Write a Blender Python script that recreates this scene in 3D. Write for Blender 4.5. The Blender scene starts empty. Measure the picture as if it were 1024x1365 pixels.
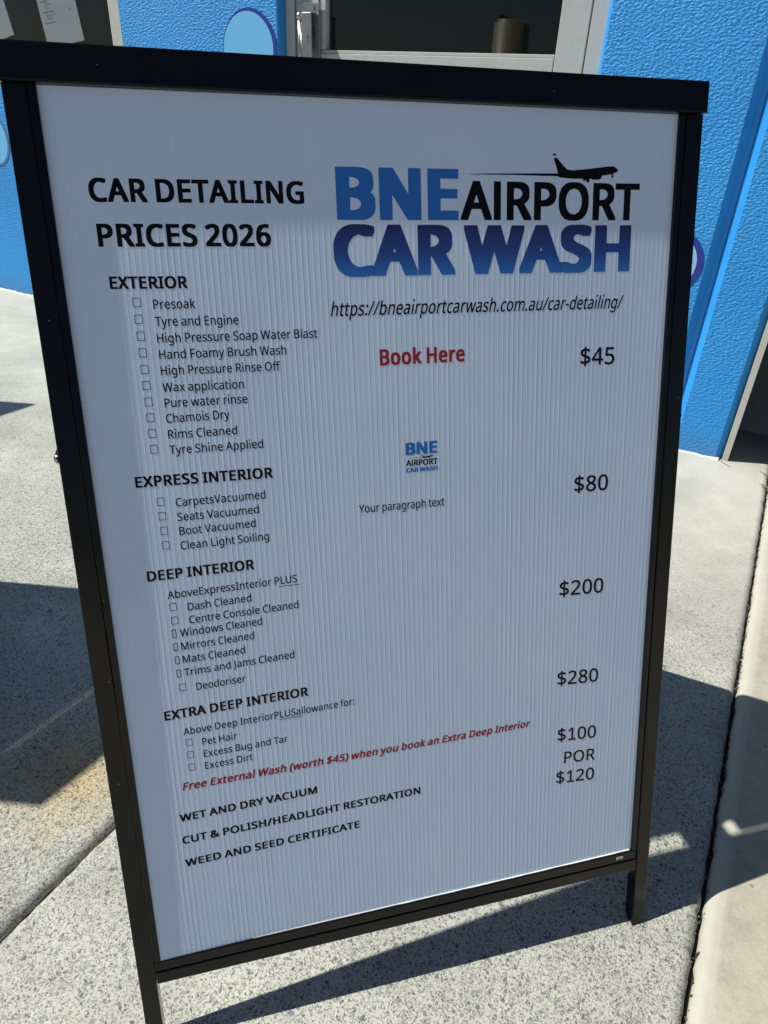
import bpy, bmesh, math, random
from mathutils import Vector, Matrix
from mathutils.geometry import tessellate_polygon
scene = bpy.context.scene
COL = scene.collection
rad = math.radians

# ---------------------------------------------------------------- camera, sky, sun, exposure
CAM_H = 0.9305
pitch, roll = rad(31.293), rad(2.7866)
fwd = Vector((0, math.cos(pitch), -math.sin(pitch)))
rgt0 = Vector((1, 0, 0)); up0 = rgt0.cross(fwd)
rgt = rgt0*math.cos(roll) + up0*math.sin(roll)
upv = up0*math.cos(roll) - rgt0*math.sin(roll)
cam = bpy.data.cameras.new('camera'); cam_o = bpy.data.objects.new('camera', cam); COL.objects.link(cam_o)
cam.sensor_fit = 'VERTICAL'; cam.sensor_height = 24; cam.lens = 24*915.68/1365
cam.clip_start = 0.02; cam.clip_end = 2000
M = Matrix((rgt, upv, -fwd)).transposed().to_4x4(); M.translation = (0, 0, CAM_H)
cam_o.matrix_world = M
scene.camera = cam_o

BETA, LSH = rad(-3.5), 0.755                 # direction and length of shadows (per metre of height)
SUN = Vector((-LSH*math.cos(BETA), -LSH*math.sin(BETA), 1)).normalized()
w = bpy.data.worlds.new('World'); scene.world = w; w.use_nodes = True
nt = w.node_tree; bg = nt.nodes['Background']; bg.inputs['Strength'].default_value = 0.040
sky = nt.nodes.new('ShaderNodeTexSky'); sky.sky_type = 'NISHITA'; sky.sun_disc = False
sky.sun_elevation = math.asin(SUN.z); sky.sun_rotation = math.atan2(SUN.x, SUN.y) % (2*math.pi)
sky.air_density = 1.0; sky.dust_density = 0.6; sky.ozone_density = 2.2
nt.links.new(sky.outputs[0], bg.inputs['Color'])
sl = bpy.data.lights.new('sun', 'SUN'); sl.energy = 4.6; sl.angle = rad(0.5); sl.color = (0.985, 0.985, 0.90)
sun_o = bpy.data.objects.new('sun', sl); COL.objects.link(sun_o)
sun_o.rotation_euler = SUN.to_track_quat('Z', 'Y').to_euler()
sun_o.location = (-3, 0, 6)
scene.view_settings.view_transform = 'Standard'; scene.view_settings.look = 'None'
scene.view_settings.exposure = 0.42; scene.view_settings.gamma = 1; scene.view_settings.use_curve_mapping = False

# ---------------------------------------------------------------- frames of reference
# wall frame: x along the wall to the right, y into the building, z up, origin at the foot of the wall's right corner
A_W = rad(27.7018)
DW = Vector((math.cos(A_W), -math.sin(A_W), 0)); BW = Vector((math.sin(A_W), math.cos(A_W), 0))
OW = Vector((1.02233, 1.94711, 0))
MW = Matrix((DW, BW, Vector((0, 0, 1)))).transposed().to_4x4(); MW.translation = OW
# front face of the sign: x across, y up along the leaning face, z out of the face
U = Vector((0.96273324, 0.27045292, 0)); V = Vector((-0.08105108, 0.28851812, 0.95403774)); N = Vector((0.25802229, -0.91848381, 0.29968648))
T0 = Vector((-0.2187, 0.3787, 0.1134))
MF = Matrix((U, V, N)).transposed().to_4x4(); MF.translation = T0

# ---------------------------------------------------------------- helpers
def mat(name, color=(0.5,0.5,0.5), rough=0.5, spec=0.5, metal=0.0):
    m = bpy.data.materials.new(name); m.use_nodes = True
    b = m.node_tree.nodes['Principled BSDF']
    b.inputs['Base Color'].default_value = (*color, 1); b.inputs['Roughness'].default_value = rough
    b.inputs['Specular IOR Level'].default_value = spec; b.inputs['Metallic'].default_value = metal
    return m
class NB:
    """tiny node builder"""
    def __init__(s, m): s.nt = m.node_tree; s.b = s.nt.nodes['Principled BSDF']; s.co = s.nt.nodes.new('ShaderNodeTexCoord').outputs['Object']
    def n(s, t, **k):
        x = s.nt.nodes.new(t)
        for a, v in k.items():
            if a.startswith('i_'): x.inputs[a[2:].replace('_', ' ')].default_value = v
            else: setattr(x, a, v)
        return x
    def l(s, a, b): s.nt.links.new(a, b)
    def noise(s, scale, detail=3, rough=0.55, co=None, dist=0.0):
        x = s.n('ShaderNodeTexNoise'); x.inputs['Scale'].default_value = scale; x.inputs['Detail'].default_value = detail
        x.inputs['Roughness'].default_value = rough; x.inputs['Distortion'].default_value = dist; s.l(co or s.co, x.inputs['Vector']); return x.outputs['Fac']
    def vor(s, scale, feature='F1', rnd=1.0, co=None):
        x = s.n('ShaderNodeTexVoronoi', feature=feature); x.inputs['Scale'].default_value = scale; x.inputs['Randomness'].default_value = rnd
        s.l(co or s.co, x.inputs['Vector']); return x
    def ramp(s, src, stops, interp='LINEAR'):
        r = s.n('ShaderNodeValToRGB'); cr = r.color_ramp; cr.interpolation = interp
        while len(cr.elements) > len(stops): cr.elements.remove(cr.elements[-1])
        while len(cr.elements) < len(stops): cr.elements.new(0.5)
        for e, (p, c) in zip(cr.elements, stops):
            e.position = p; e.color = (c, c, c, 1) if isinstance(c, (int, float)) else (*c, 1)
        s.l(src, r.inputs[0]); return r.outputs[0]
    def math(s, op, a, b=None, clamp=False):
        x = s.n('ShaderNodeMath', operation=op, use_clamp=clamp)
        for i, v in enumerate((a, b)):
            if v is None: continue
            if isinstance(v, (int, float)): x.inputs[i].default_value = v
            else: s.l(v, x.inputs[i])
        return x.outputs[0]
    def mix(s, f, a, b, mode='MIX'):
        x = s.n('ShaderNodeMix', data_type='RGBA', blend_type=mode)
        for i, v in ((0, f), (6, a), (7, b)):
            if isinstance(v, (int, float)): x.inputs[i].default_value = v
            elif isinstance(v, tuple): x.inputs[i].default_value = (*v, 1)
            else: s.l(v, x.inputs[i])
        return x.outputs[2]
    def bump(s, h, strength=1.0, dist=0.001, prev=None):
        x = s.n('ShaderNodeBump'); x.inputs['Strength'].default_value = strength; x.inputs['Distance'].default_value = dist
        s.l(h, x.inputs['Height'])
        if prev: s.l(prev, x.inputs['Normal'])
        s.l(x.outputs[0], s.b.inputs['Normal']); return x.outputs[0]
    def color(s, c): s.l(c, s.b.inputs['Base Color'])
    def rough(s, c): s.l(c, s.b.inputs['Roughness'])
    def sep(s):
        x = s.n('ShaderNodeSeparateXYZ'); s.l(s.co, x.inputs[0]); return x.outputs

def tag(o, label=None, cat=None, group=None, kind=None):
    if label: o['label'] = label
    if cat: o['category'] = cat
    if group: o['group'] = group
    if kind: o['kind'] = kind
    return o
def empty(name, M, label=None, cat=None, group=None):
    o = bpy.data.objects.new(name, None); COL.objects.link(o); o.empty_display_size = 0.05; o.matrix_world = M
    return tag(o, label, cat, group)
WORLD = {}
def link(name, me, m, parent=None, Mw=None, smooth=False):
    """link a mesh; Mw is the matrix of its own frame in the world"""
    o = bpy.data.objects.new(name, me); COL.objects.link(o)
    if m is not None and not me.materials:
        for x in (m if isinstance(m, (list, tuple)) else [m]): me.materials.append(x)
    Mw = Mw if Mw is not None else Matrix.Identity(4)
    WORLD[o] = Mw.copy()
    if parent is not None:
        o.parent = parent; PM = WORLD.get(parent) or parent.matrix_world
        o.matrix_local = PM.inverted() @ Mw
    else: o.matrix_world = Mw
    if smooth:
        for p in me.polygons: p.use_smooth = True
    return o
def root(name, M, label, cat, group=None):
    o = empty(name, M, label, cat, group); WORLD[o] = M.copy(); return o
def add_box(bm, a, b, bev=0.0, seg=2):
    v = [bm.verts.new((x, y, z)) for x in (a[0], b[0]) for y in (a[1], b[1]) for z in (a[2], b[2])]
    fs = [bm.faces.new([v[i] for i in f]) for f in ((0,1,3,2),(4,6,7,5),(0,4,5,1),(2,3,7,6),(0,2,6,4),(1,5,7,3))]
    if bev > 0:
        ed = set(e for f in fs for e in f.edges)
        bmesh.ops.bevel(bm, geom=list(ed), offset=bev, segments=seg, affect='EDGES', profile=0.6)
def add_cyl(bm, p0, p1, r, seg=20, bev=0.0, r2=None):
    p0, p1 = Vector(p0), Vector(p1); d = p1 - p0
    q = d.to_track_quat('Z', 'Y').to_matrix().to_4x4(); q.translation = (p0 + p1)/2
    res = bmesh.ops.create_cone(bm, cap_ends=True, segments=seg, radius1=r, radius2=r if r2 is None else r2, depth=d.length, matrix=q)
    if bev:
        ed = {e for v in res['verts'] for e in v.link_edges if len(e.link_faces) == 2 and any(len(f.verts) > 4 for f in e.link_faces)}
        bmesh.ops.bevel(bm, geom=list(ed), offset=bev, segments=2, affect='EDGES')
def fin(bm, name):
    bmesh.ops.recalc_face_normals(bm, faces=bm.faces); me = bpy.data.meshes.new(name); bm.to_mesh(me); bm.free(); return me
def box(name, a, b, m, parent=None, Mw=None, bev=0.0, smooth=False):
    bm = bmesh.new(); add_box(bm, a, b, bev); return link(name, fin(bm, name), m, parent, Mw, smooth)
def extrude_outline(name, pts, z0, z1, m, parent=None, Mw=None):
    """pts: closed outline in local xy -> prism"""
    bm = bmesh.new(); lo = [bm.verts.new((x, y, z0)) for x, y in pts]; hi = [bm.verts.new((x, y, z1)) for x, y in pts]
    bm.faces.new(lo); bm.faces.new(hi)
    for i in range(len(pts)): j = (i+1) % len(pts); bm.faces.new((lo[i], lo[j], hi[j], hi[i]))
    return link(name, fin(bm, name), m, parent, Mw)

# ---------------------------------------------------------------- materials
def concrete_aggregate():
    m = mat('exposed_aggregate_concrete', rough=0.85, spec=0.25); k = NB(m); X = k.sep()
    base = k.ramp(k.noise(2.2, 5, 0.6), [(0.3, (0.46, 0.445, 0.395)), (0.7, (0.56, 0.545, 0.485))])
    fine = k.ramp(k.noise(260, 3, 0.7), [(0.3, 0.80), (0.6, 1.06)])
    base = k.mix(1.0, base, fine, 'MULTIPLY')
    # how far the paste has been washed off: strong near the board, trowelled smooth near the wall
    d = k.math('ADD', X[1], k.math('MULTIPLY', k.noise(3, 3), 0.5))
    wash = k.ramp(k.math('MULTIPLY', d, -1.0), [(0.18, 0.0), (0.55, 0.45), (1.0, 1.0)])
    wv = k.n('ShaderNodeTexNoise'); wv.inputs['Scale'].default_value = 420; wv.inputs['Detail'].default_value = 2; k.l(k.co, wv.inputs['Vector'])
    wc = k.n('ShaderNodeVectorMath', operation='MULTIPLY_ADD'); k.l(wv.outputs['Color'], wc.inputs[0]); wc.inputs[1].default_value = (0.0045, 0.0045, 0); k.l(k.co, wc.inputs[2])
    def stones(scale, lo, size, dark, light, amount):
        v = k.vor(scale, co=wc.outputs[0]); sepc = k.n('ShaderNodeSeparateColor'); k.l(v.outputs['Color'], sepc.inputs[0])
        pick = k.math('GREATER_THAN', sepc.outputs[0], lo)
        rr = k.math('MULTIPLY', sepc.outputs[1], size)
        wob = k.math('MULTIPLY', k.noise(scale*2.1, 2), size*0.7)
        inside = k.math('LESS_THAN', v.outputs['Distance'], k.math('ADD', rr, wob))
        f = k.math('MULTIPLY', k.math('MULTIPLY', pick, inside), amount)
        col = k.mix(sepc.outputs[2], dark, light)
        return f, col
    c = base; H = None
    for sc, lo, sz, dk, lt, am in ((620, .40, .50, (.08,.085,.09), (.28,.28,.26), .8), (360, .55, .50, (.07,.075,.085), (.26,.265,.26), .85), (175, .84, .42, (.085,.09,.10), (.28,.29,.29), .85), (85, .965, .36, (.14,.155,.17), (.30,.32,.33), .8)):
        f, col = stones(sc, lo, sz, dk, lt, am)
        f = k.math('MULTIPLY', f, k.math('ADD', k.math('MULTIPLY', wash, 0.85), 0.12))
        c = k.mix(f, c, col); H = f if H is None else k.math('MAXIMUM', H, f)
    # grime clouds and one rusty ochre patch beside the joint
    c = k.mix(0.55, c, k.ramp(k.noise(7, 6, 0.65), [(0.32, 0.72), (0.62, 1.0)]), 'MULTIPLY')
    c = k.mix(0.8, c, k.ramp(k.noise(1.7, 7, 0.7, None, 0.4), [(0.38, (0.78, 0.77, 0.76)), (0.56, (1.03, 1.03, 1.02))]), 'MULTIPLY')
    gum = k.vor(7.5); gs = k.n('ShaderNodeSeparateColor'); k.l(gum.outputs['Color'], gs.inputs[0])
    gd = k.math('ADD', gum.outputs['Distance'], k.math('MULTIPLY', k.noise(120, 3), 0.05))
    c = k.mix(k.math('MULTIPLY', k.math('MULTIPLY', k.math('GREATER_THAN', gs.outputs[0], 0.72), k.math('LESS_THAN', gd, 0.085)), 0.35), c, (0.16, 0.155, 0.15))
    mp = k.n('ShaderNodeMapping'); k.l(k.co, mp.inputs[0]); mp.inputs['Location'].default_value = (0.73, 1.80, 0)
    ln = k.n('ShaderNodeVectorMath', operation='LENGTH'); k.l(mp.outputs[0], ln.inputs[0])
    dd = k.math('ADD', ln.outputs['Value'], k.math('MULTIPLY', k.math('SUBTRACT', k.noise(16, 4, 0.6), 0.5), 0.12))
    st = k.ramp(dd, [(0.0, 0.9), (0.05, 0.7), (0.13, 0.0)])
    c = k.mix(st, c, k.mix(1.0, c, (1.0, 0.80, 0.50), 'MULTIPLY'))
    # pale unwashed strip along the foot of the wall
    edge = k.ramp(k.math('ADD', X[1], k.math('MULTIPLY', k.noise(9, 4), 0.09)), [(0.0, 0.0), (1.0, 1.0)])
    pale = k.math('GREATER_THAN', k.math('ADD', X[1], k.math('MULTIPLY', k.noise(5, 4), 0.10)), -0.13)
    k.color(k.mix(k.math('MULTIPLY', pale, 0.35), c, (0.50, 0.49, 0.45)))
    nb = k.bump(k.math('SUBTRACT', k.noise(300, 4, 0.7), k.math('MULTIPLY', H, 0.5)), 0.6, 0.0012)
    k.rough(k.ramp(k.noise(40, 2), [(0.3, 0.75), (0.7, 0.95)]))
    return m
def concrete_tan():
    m = mat('broomed_tan_concrete', rough=0.9, spec=0.2); k = NB(m); X = k.sep()
    c = k.ramp(k.noise(3.5, 6, 0.62), [(0.3, (0.35, 0.325, 0.265)), (0.7, (0.45, 0.42, 0.35))])
    c = k.mix(1.0, c, k.ramp(k.noise(420, 3, 0.7), [(0.3, 0.86), (0.65, 1.05)]), 'MULTIPLY')
    c = k.mix(0.6, c, k.ramp(k.noise(28, 5, 0.7), [(0.36, 0.80), (0.55, 1.0)]), 'MULTIPLY')
    v = k.vor(55); sc = k.n('ShaderNodeSeparateColor'); k.l(v.outputs['Color'], sc.inputs[0])
    f = k.math('MULTIPLY', k.math('GREATER_THAN', sc.outputs[0], 0.93), k.math('LESS_THAN', v.outputs['Distance'], 0.16))
    c = k.mix(k.math('MULTIPLY', f, 0.7), c, (0.14, 0.13, 0.12))
    # pale tooled margin along the joint
    rim = k.ramp(k.math('ADD', X[0], k.math('MULTIPLY', k.noise(30, 3), 0.006)), [(0.189, 1.0), (0.193, 0.0)])
    c = k.mix(k.math('MULTIPLY', rim, 0.55), c, (0.50, 0.48, 0.42))
    k.color(c); k.bump(k.noise(350, 4, 0.7), 0.45, 0.0009); return m
def blue_render():
    m = mat('blue_textured_wall_paint', rough=0.55, spec=0.35); k = NB(m); X = k.sep()
    c = k.ramp(k.noise(3, 4), [(0.3, (0.027, 0.275, 0.70)), (0.7, (0.036, 0.32, 0.77))])
    c = k.mix(0.75, c, k.ramp(k.noise(1.3, 6, 0.65), [(0.35, (0.86, 0.90, 0.93)), (0.65, (1.05, 1.04, 1.02))]), 'MULTIPLY')
    scuff = k.ramp(k.noise(11, 7, 0.75, None, 0.6), [(0.64, 0.0), (0.74, 0.5)])
    c = k.mix(scuff, c, (0.10, 0.36, 0.70))
    dirt = k.ramp(k.math('ADD', X[2], k.math('MULTIPLY', k.noise(14, 5, 0.7), 0.12)), [(0.05, 0.8), (0.15, 0.0)])
    c = k.mix(k.math('MULTIPLY', dirt, 0.55), c, (0.10, 0.17, 0.24)); k.color(c)
    mp = k.n('ShaderNodeMapping'); k.l(k.co, mp.inputs[0]); mp.inputs['Scale'].default_value = (0.75, 1, 1.2)
    h1 = k.noise(138, 2, 0.5, mp.outputs[0], 0.1); h2 = k.noise(400, 2, 0.5, mp.outputs[0])
    h = k.math('ADD', k.ramp(h1, [(0.36, 0.0), (0.62, 1.0)]), k.math('MULTIPLY', h2, 0.25))
    lay = k.ramp(X[2], [(0.08, 0.45), (0.35, 1.0)])
    k.bump(k.math('MULTIPLY', h, lay), 0.75, 0.0026); return m
def blue_smooth():
    m = mat('blue_smooth_edge_paint', rough=0.5, spec=0.35); k = NB(m)
    k.color(k.ramp(k.noise(6, 4), [(0.3, (0.025, 0.265, 0.68)), (0.7, (0.034, 0.305, 0.74))]))
    k.bump(k.noise(60, 3), 0.3, 0.0015); return m
def bubble_mat(name, col, rim=False):
    m = mat(name, col, 0.5, 0.35); k = NB(m)
    k.color(k.mix(k.math('MULTIPLY', k.noise(20, 4), 0.03), col, (0.8, 0.85, 0.9)))
    k.bump(k.noise(330, 2, 0.5), 0.35, 0.001); return m
def alu(name, col, rough=0.4, metal=0.0):
    m = mat(name, col, rough, 0.5, metal); k = NB(m)
    c = k.mix(k.ramp(k.noise(35, 5, 0.65), [(0.45, 0.0), (0.72, 0.35)]), col, tuple(x*0.72 for x in col)); k.color(c)
    k.rough(k.ramp(k.noise(22, 4), [(0.3, rough*0.8), (0.7, rough*1.25)])); return m
def black_coat():
    m = mat('black_powder_coat', (0.004, 0.0042, 0.005), 0.2, 0.30); k = NB(m)
    c = k.ramp(k.noise(9, 5, 0.6), [(0.35, (0.0018, 0.0020, 0.0028)), (0.75, (0.004, 0.004, 0.0048))])
    v = k.vor(190); sc = k.n('ShaderNodeSeparateColor'); k.l(v.outputs['Color'], sc.inputs[0])
    dust = k.math('MULTIPLY', k.math('GREATER_THAN', sc.outputs[0], 0.985), k.math('LESS_THAN', v.outputs['Distance'], 0.17))
    c = k.mix(k.math('MULTIPLY', dust, 0.35), c, (0.3, 0.28, 0.25)); k.color(c)
    k.rough(k.ramp(k.noise(30, 4, 0.6), [(0.3, 0.09), (0.7, 0.24)])); k.bump(k.math('ADD', k.noise(900, 2), k.math('MULTIPLY', k.noise(24, 3), 2.0)), 0.12, 0.0005); return m
def panel_mat():
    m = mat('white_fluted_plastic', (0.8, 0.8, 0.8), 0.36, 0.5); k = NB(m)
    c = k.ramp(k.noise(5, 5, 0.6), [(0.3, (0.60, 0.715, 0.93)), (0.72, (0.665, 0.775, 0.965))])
    v = k.vor(42); sc = k.n('ShaderNodeSeparateColor'); k.l(v.outputs['Color'], sc.inputs[0])
    sp = k.math('MULTIPLY', k.math('GREATER_THAN', sc.outputs[0], 0.94), k.math('LESS_THAN', v.outputs['Distance'], 0.026))
    k.color(k.mix(sp, c, (0.95, 0.95, 0.95)))
    k.rough(k.ramp(k.noise(12, 3), [(0.3, 0.30), (0.7, 0.42)])); k.bump(k.noise(16, 3), 0.12, 0.0012); return m
def ink(name, col): 
    m = mat(name, col, 0.5, 0.14); return m
def gradient_ink():
    m = mat('blue_gradient_print', rough=0.42); k = NB(m); X = k.sep()
    mr = k.n('ShaderNodeMapRange'); k.l(X[1], mr.inputs[0]); mr.inputs[1].default_value = 0.705; mr.inputs[2].default_value = 0.751
    k.color(k.ramp(mr.outputs[0], [(0.0, (0.026, 0.17, 0.56)), (0.45, (0.016, 0.055, 0.27)), (1.0, (0.010, 0.018, 0.115))])); return m
def glass_mat():
    m = bpy.data.materials.new('tinted_glass'); m.use_nodes = True; n = m.node_tree; n.nodes.clear()
    out = n.nodes.new('ShaderNodeOutputMaterial'); mx = n.nodes.new('ShaderNodeMixShader')
    tr = n.nodes.new('ShaderNodeBsdfTransparent'); tr.inputs[0].default_value = (0.74, 0.76, 0.77, 1)
    gl = n.nodes.new('ShaderNodeBsdfGlossy'); gl.inputs['Roughness'].default_value = 0.015; gl.inputs[0].default_value = (0.9, 0.95, 1, 1)
    fr = n.nodes.new('ShaderNodeFresnel'); fr.inputs[0].default_value = 1.5
    ge = n.nodes.new('ShaderNodeNewGeometry'); inv = n.nodes.new('ShaderNodeMath'); inv.operation = 'SUBTRACT'; inv.inputs[0].default_value = 1.0; n.links.new(ge.outputs['Backfacing'], inv.inputs[1])
    mu = n.nodes.new('ShaderNodeMath'); mu.operation = 'MULTIPLY'; n.links.new(fr.outputs[0], mu.inputs[0]); n.links.new(inv.outputs[0], mu.inputs[1]); n.links.new(mu.outputs[0], mx.inputs[0]); n.links.new(tr.outputs[0], mx.inputs[1]); n.links.new(gl.outputs[0], mx.inputs[2]); n.links.new(mx.outputs[0], out.inputs[0])
    return m

M_AGG, M_TAN = concrete_aggregate(), concrete_tan()
M_BLUE, M_BLUES = blue_render(), blue_smooth()
M_ALU = alu('grey_aluminium_frame', (0.46, 0.47, 0.46), 0.42); M_ALUL = alu('pale_window_frame', (0.50, 0.485, 0.44), 0.5)
M_STEEL = alu('brushed_steel', (0.42, 0.42, 0.41), 0.3, 1.0)
M_BLACK = black_coat(); M_PANEL = panel_mat(); M_GLASS = glass_mat()
M_INK = ink('black_print', (0.0035, 0.0035, 0.006)); M_RED = ink('red_print', (0.36, 0.022, 0.028)); M_MID = ink('mid_blue_print', (0.032, 0.165, 0.56)); M_GRAD = gradient_ink()
M_EDGE = mat('cut_plastic_edge', (0.8, 0.8, 0.78), 0.5)
M_SOIL = mat('dark_joint_filler', (0.012, 0.011, 0.010), 0.95)
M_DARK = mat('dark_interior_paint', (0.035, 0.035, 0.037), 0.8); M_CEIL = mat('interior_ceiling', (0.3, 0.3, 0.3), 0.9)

# ---------------------------------------------------------------- ground (wall frame: x along wall, y toward the building is up to 0)
def slab(name, x0, x1, y0, y1, m, edge_l, edge_r, top=0.0, depth=0.09, edge_f=False):
    """concrete slab whose tooled edges roll down into the joint"""
    def prof(side):
        r = 0.017; return [(r*(1-math.sin(t)), -r*0.85*(1-math.cos(t))) for t in [i*math.pi/2/6 for i in range(7)]]
    xs = []
    if edge_l: xs += [(x0, -depth)] + [(x0 + a, top + z) for a, z in reversed(prof(0))]
    else: xs += [(x0, -depth), (x0, top)]
    if edge_r: xs += [(x1 - a, top + z) for a, z in prof(1)] + [(x1, -depth)]
    else: xs += [(x1, top), (x1, -depth)]
    ys = [y0, y1]; rng = random.Random(len(name) + int(x0*100))
    if edge_l or edge_r:
        y = -3.2; ys = [y0]
        while y < min(y1, 0.0): ys.append(y); y += 0.012
        ys.append(y1)
    bm = bmesh.new(); rows = []
    for y in ys:
        jl = rng.gauss(0, 0.0007); jr = rng.gauss(0, 0.0007)
        if rng.random() < 0.03: jr -= rng.random()*0.004
        if rng.random() < 0.03: jl += rng.random()*0.004
        rows.append([bm.verts.new((x + (jl if abs(x-x0) < 0.03 else 0) + (jr if abs(x-x1) < 0.03 else 0), y, z)) for x, z in xs])
    for a, b in zip(rows, rows[1:]):
        for i in range(len(xs)-1): bm.faces.new((a[i], b[i], b[i+1], a[i+1]))
    bm.faces.new(rows[0]); bm.faces.new(list(reversed(rows[-1])))
    o = link(name, fin(bm, name), m, None, MW); o['kind'] = 'structure'
    for p in o.data.polygons: p.use_smooth = abs(p.normal.z) > 0.15 and len(p.vertices) == 4
    return o
JL, JR = -0.618, 0.162
slab('concrete_slab', -30.0, JL-0.002, -40, 0.30, M_AGG, False, True)
slab('concrete_slab', JL+0.002, JR-0.003, -40, 0.30, M_AGG, True, True)
slab('concrete_slab', JR+0.0025, 30.0, -40, -0.002, M_TAN, True, False, top=0.001)
bf = box('bay_floor', (JR+0.003, 0.0, -0.05), (6, 9, -0.001), M_TAN, None, MW); bf['kind'] = 'structure'
bf = box('bay_floor', (-2.98, 0.302, -0.05), (JR+0.001, 7.79, -0.001), M_TAN, None, MW); bf['kind'] = 'structure'
g = bmesh.new(); add_box(g, (-400, -400, -1.0), (400, 400, -0.060)); gr = link('ground', fin(g, 'ground'), mat('soil_ground', (0.09, 0.08, 0.06), 0.95), None, MW); gr['kind'] = 'structure'
jb = bmesh.new()
for jx in (JL, JR):
    add_box(jb, (jx-0.010, -3.2, -0.058), (jx+0.010, -0.001, -0.017 if jx == JR else -0.0155))
jo = link('joint_filler', fin(jb, 'joint_filler'), M_SOIL, None, MW); jo['kind'] = 'structure'
# grit and dead leaf crumbs caught in the open joint
rng = random.Random(5); gb = bmesh.new()
for i in range(420):
    jx = JR + rng.gauss(0, 0.0035); y = -rng.random()*2.0; s = rng.uniform(0.0007, 0.0022)
    q = Matrix.Translation((jx, y, -0.013 + rng.random()*0.006)) @ Matrix.Rotation(rng.random()*6, 4, Vector((rng.random(), rng.random(), rng.random()+.1)).normalized()) @ Matrix.Diagonal((s, s*rng.uniform(.5, 2.2), s*.7, 1))
    bmesh.ops.create_icosphere(gb, subdivisions=1, radius=1, matrix=q)
mg = mat('joint_grit', (0.06, 0.05, 0.04), 0.9); kg = NB(mg); kg.color(kg.ramp(kg.noise(160, 1), [(0.4, (0.02, 0.018, 0.015)), (0.62, (0.16, 0.13, 0.09))]))
tag(link('grit', fin(gb, 'grit'), mg, None, MW), 'dark grit and crumbs caught in the open slab joint', 'grit', kind='stuff')
# hairline crack at the foot of the wall corner
def ribbon(name, pts, w, z, m, Mw, parent=None):
    bm = bmesh.new(); L = []
    for i, (x, y) in enumerate(pts):
        a = Vector(pts[max(i-1, 0)]); b = Vector(pts[min(i+1, len(pts)-1)]); d = (b-a).normalized(); ww = w*(0.25 + 0.75*math.sin(math.pi*(i+0.5)/len(pts)))
        L.append((bm.verts.new((x-d.y*ww, y+d.x*ww, z)), bm.verts.new((x+d.y*ww, y-d.x*ww, z))))
    for a, b in zip(L, L[1:]): bm.faces.new((a[0], a[1], b[1], b[0]))
    return link(name, fin(bm, name), m, parent, Mw)
for pts in ([(0.018, -0.004), (0.026, -0.015), (0.032, -0.020), (0.045, -0.030), (0.052, -0.034)], [(0.13, -0.012), (0.142, -0.020), (0.15, -0.034), (0.157, -0.040)]):
    ribbon('crack', pts, 0.0012, 0.0012, M_SOIL, MW)['kind'] = 'structure'

# ---------------------------------------------------------------- wall of the building
WALL = root('blue_building', MW, 'bright blue textured building wall painted with pale bubbles behind the price board', 'building')
TH = 0.20
def wall_block(x0, x1, z0, z1, name='wall', m=None, ch_l=0.0, ch_r=0.0, parent=WALL):
    """vertical prism with chamfered vertical edges; outline in xy"""
    pts = [(x0, TH), (x0, ch_l), (x0+ch_l, 0)] if ch_l else [(x0, TH), (x0, 0)]
    pts += [(x1-ch_r, 0), (x1, ch_r), (x1, TH)] if ch_r else [(x1, 0), (x1, TH)]
    bm = bmesh.new(); lo = [bm.verts.new((x, y, z0)) for x, y in pts]; hi = [bm.verts.new((x, y, z1)) for x, y in pts]
    bm.faces.new(lo); bm.faces.new(hi); fl = []
    for i in range(len(pts)):
        j = (i+1) % len(pts); f = bm.faces.new((lo[i], lo[j], hi[j], hi[i]))
        chamf = abs(pts[i][0]-pts[j][0]) > 1e-6 and abs(pts[i][1]-pts[j][1]) > 1e-6
        side = abs(pts[i][0]-pts[j][0]) < 1e-6
        f.material_index = 1 if (chamf or side) else 0
    me = fin(bm, name); me.materials.append(M_BLUE); me.materials.append(M_BLUES)
    return link(name, me, None, parent, MW)
ZT = 3.3
DX0, DX1, DZT = -1.628, -0.571, 2.15       # door opening
WX0, WX1, WZ0, WZ1 = -4.1, -2.338, 0.90, 2.1  # window opening
wall_block(DX1, -0.152, 0.0, ZT, ch_l=0.010, ch_r=0.024)
wall_block(-0.148, 0.019, 0.0, ZT, name='wall_panel', ch_l=0.027, ch_r=0.018)
wall_block(WX1, DX0, 0.0, ZT, ch_l=0.004, ch_r=0.004)
wall_block(-9.0, WX0, 0.0, ZT, ch_r=0.004)
wall_block(WX0, WX1, 0.0, WZ0); wall_block(WX0, WX1, WZ1, ZT); wall_block(DX0, DX1, DZT, ZT)
box('joint_sealant', (-0.156, 0.020, 0.0), (-0.144, 0.05, ZT), M_BLUES, WALL, MW)
# the bay beyond the corner: frame strip, far pier, roof, back wall
box('corner_strip', (0.021, 0.006, 0.0), (0.039, 0.16, 2.9), M_ALUL, WALL, MW, 0.001)
wall_block(4.2, 9.0, 0.0, ZT); box('lintel', (0.019, 0.002, 2.9), (4.2, TH, ZT), M_BLUES, WALL, MW)
box('roof', (-9, 0.0, ZT+.002), (9, 8, ZT+0.25), M_CEIL, WALL, MW)
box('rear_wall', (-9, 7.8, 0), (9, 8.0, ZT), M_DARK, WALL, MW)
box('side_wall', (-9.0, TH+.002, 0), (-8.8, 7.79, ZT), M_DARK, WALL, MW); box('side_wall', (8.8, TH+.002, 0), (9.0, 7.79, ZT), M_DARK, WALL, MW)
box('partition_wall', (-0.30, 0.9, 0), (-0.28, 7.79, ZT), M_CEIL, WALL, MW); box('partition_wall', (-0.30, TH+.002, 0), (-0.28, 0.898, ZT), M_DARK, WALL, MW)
box('interior_floor', (-8.79, TH+0.002, 0.002), (-0.31, 7.79, 0.02), M_DARK, WALL, MW)
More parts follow.
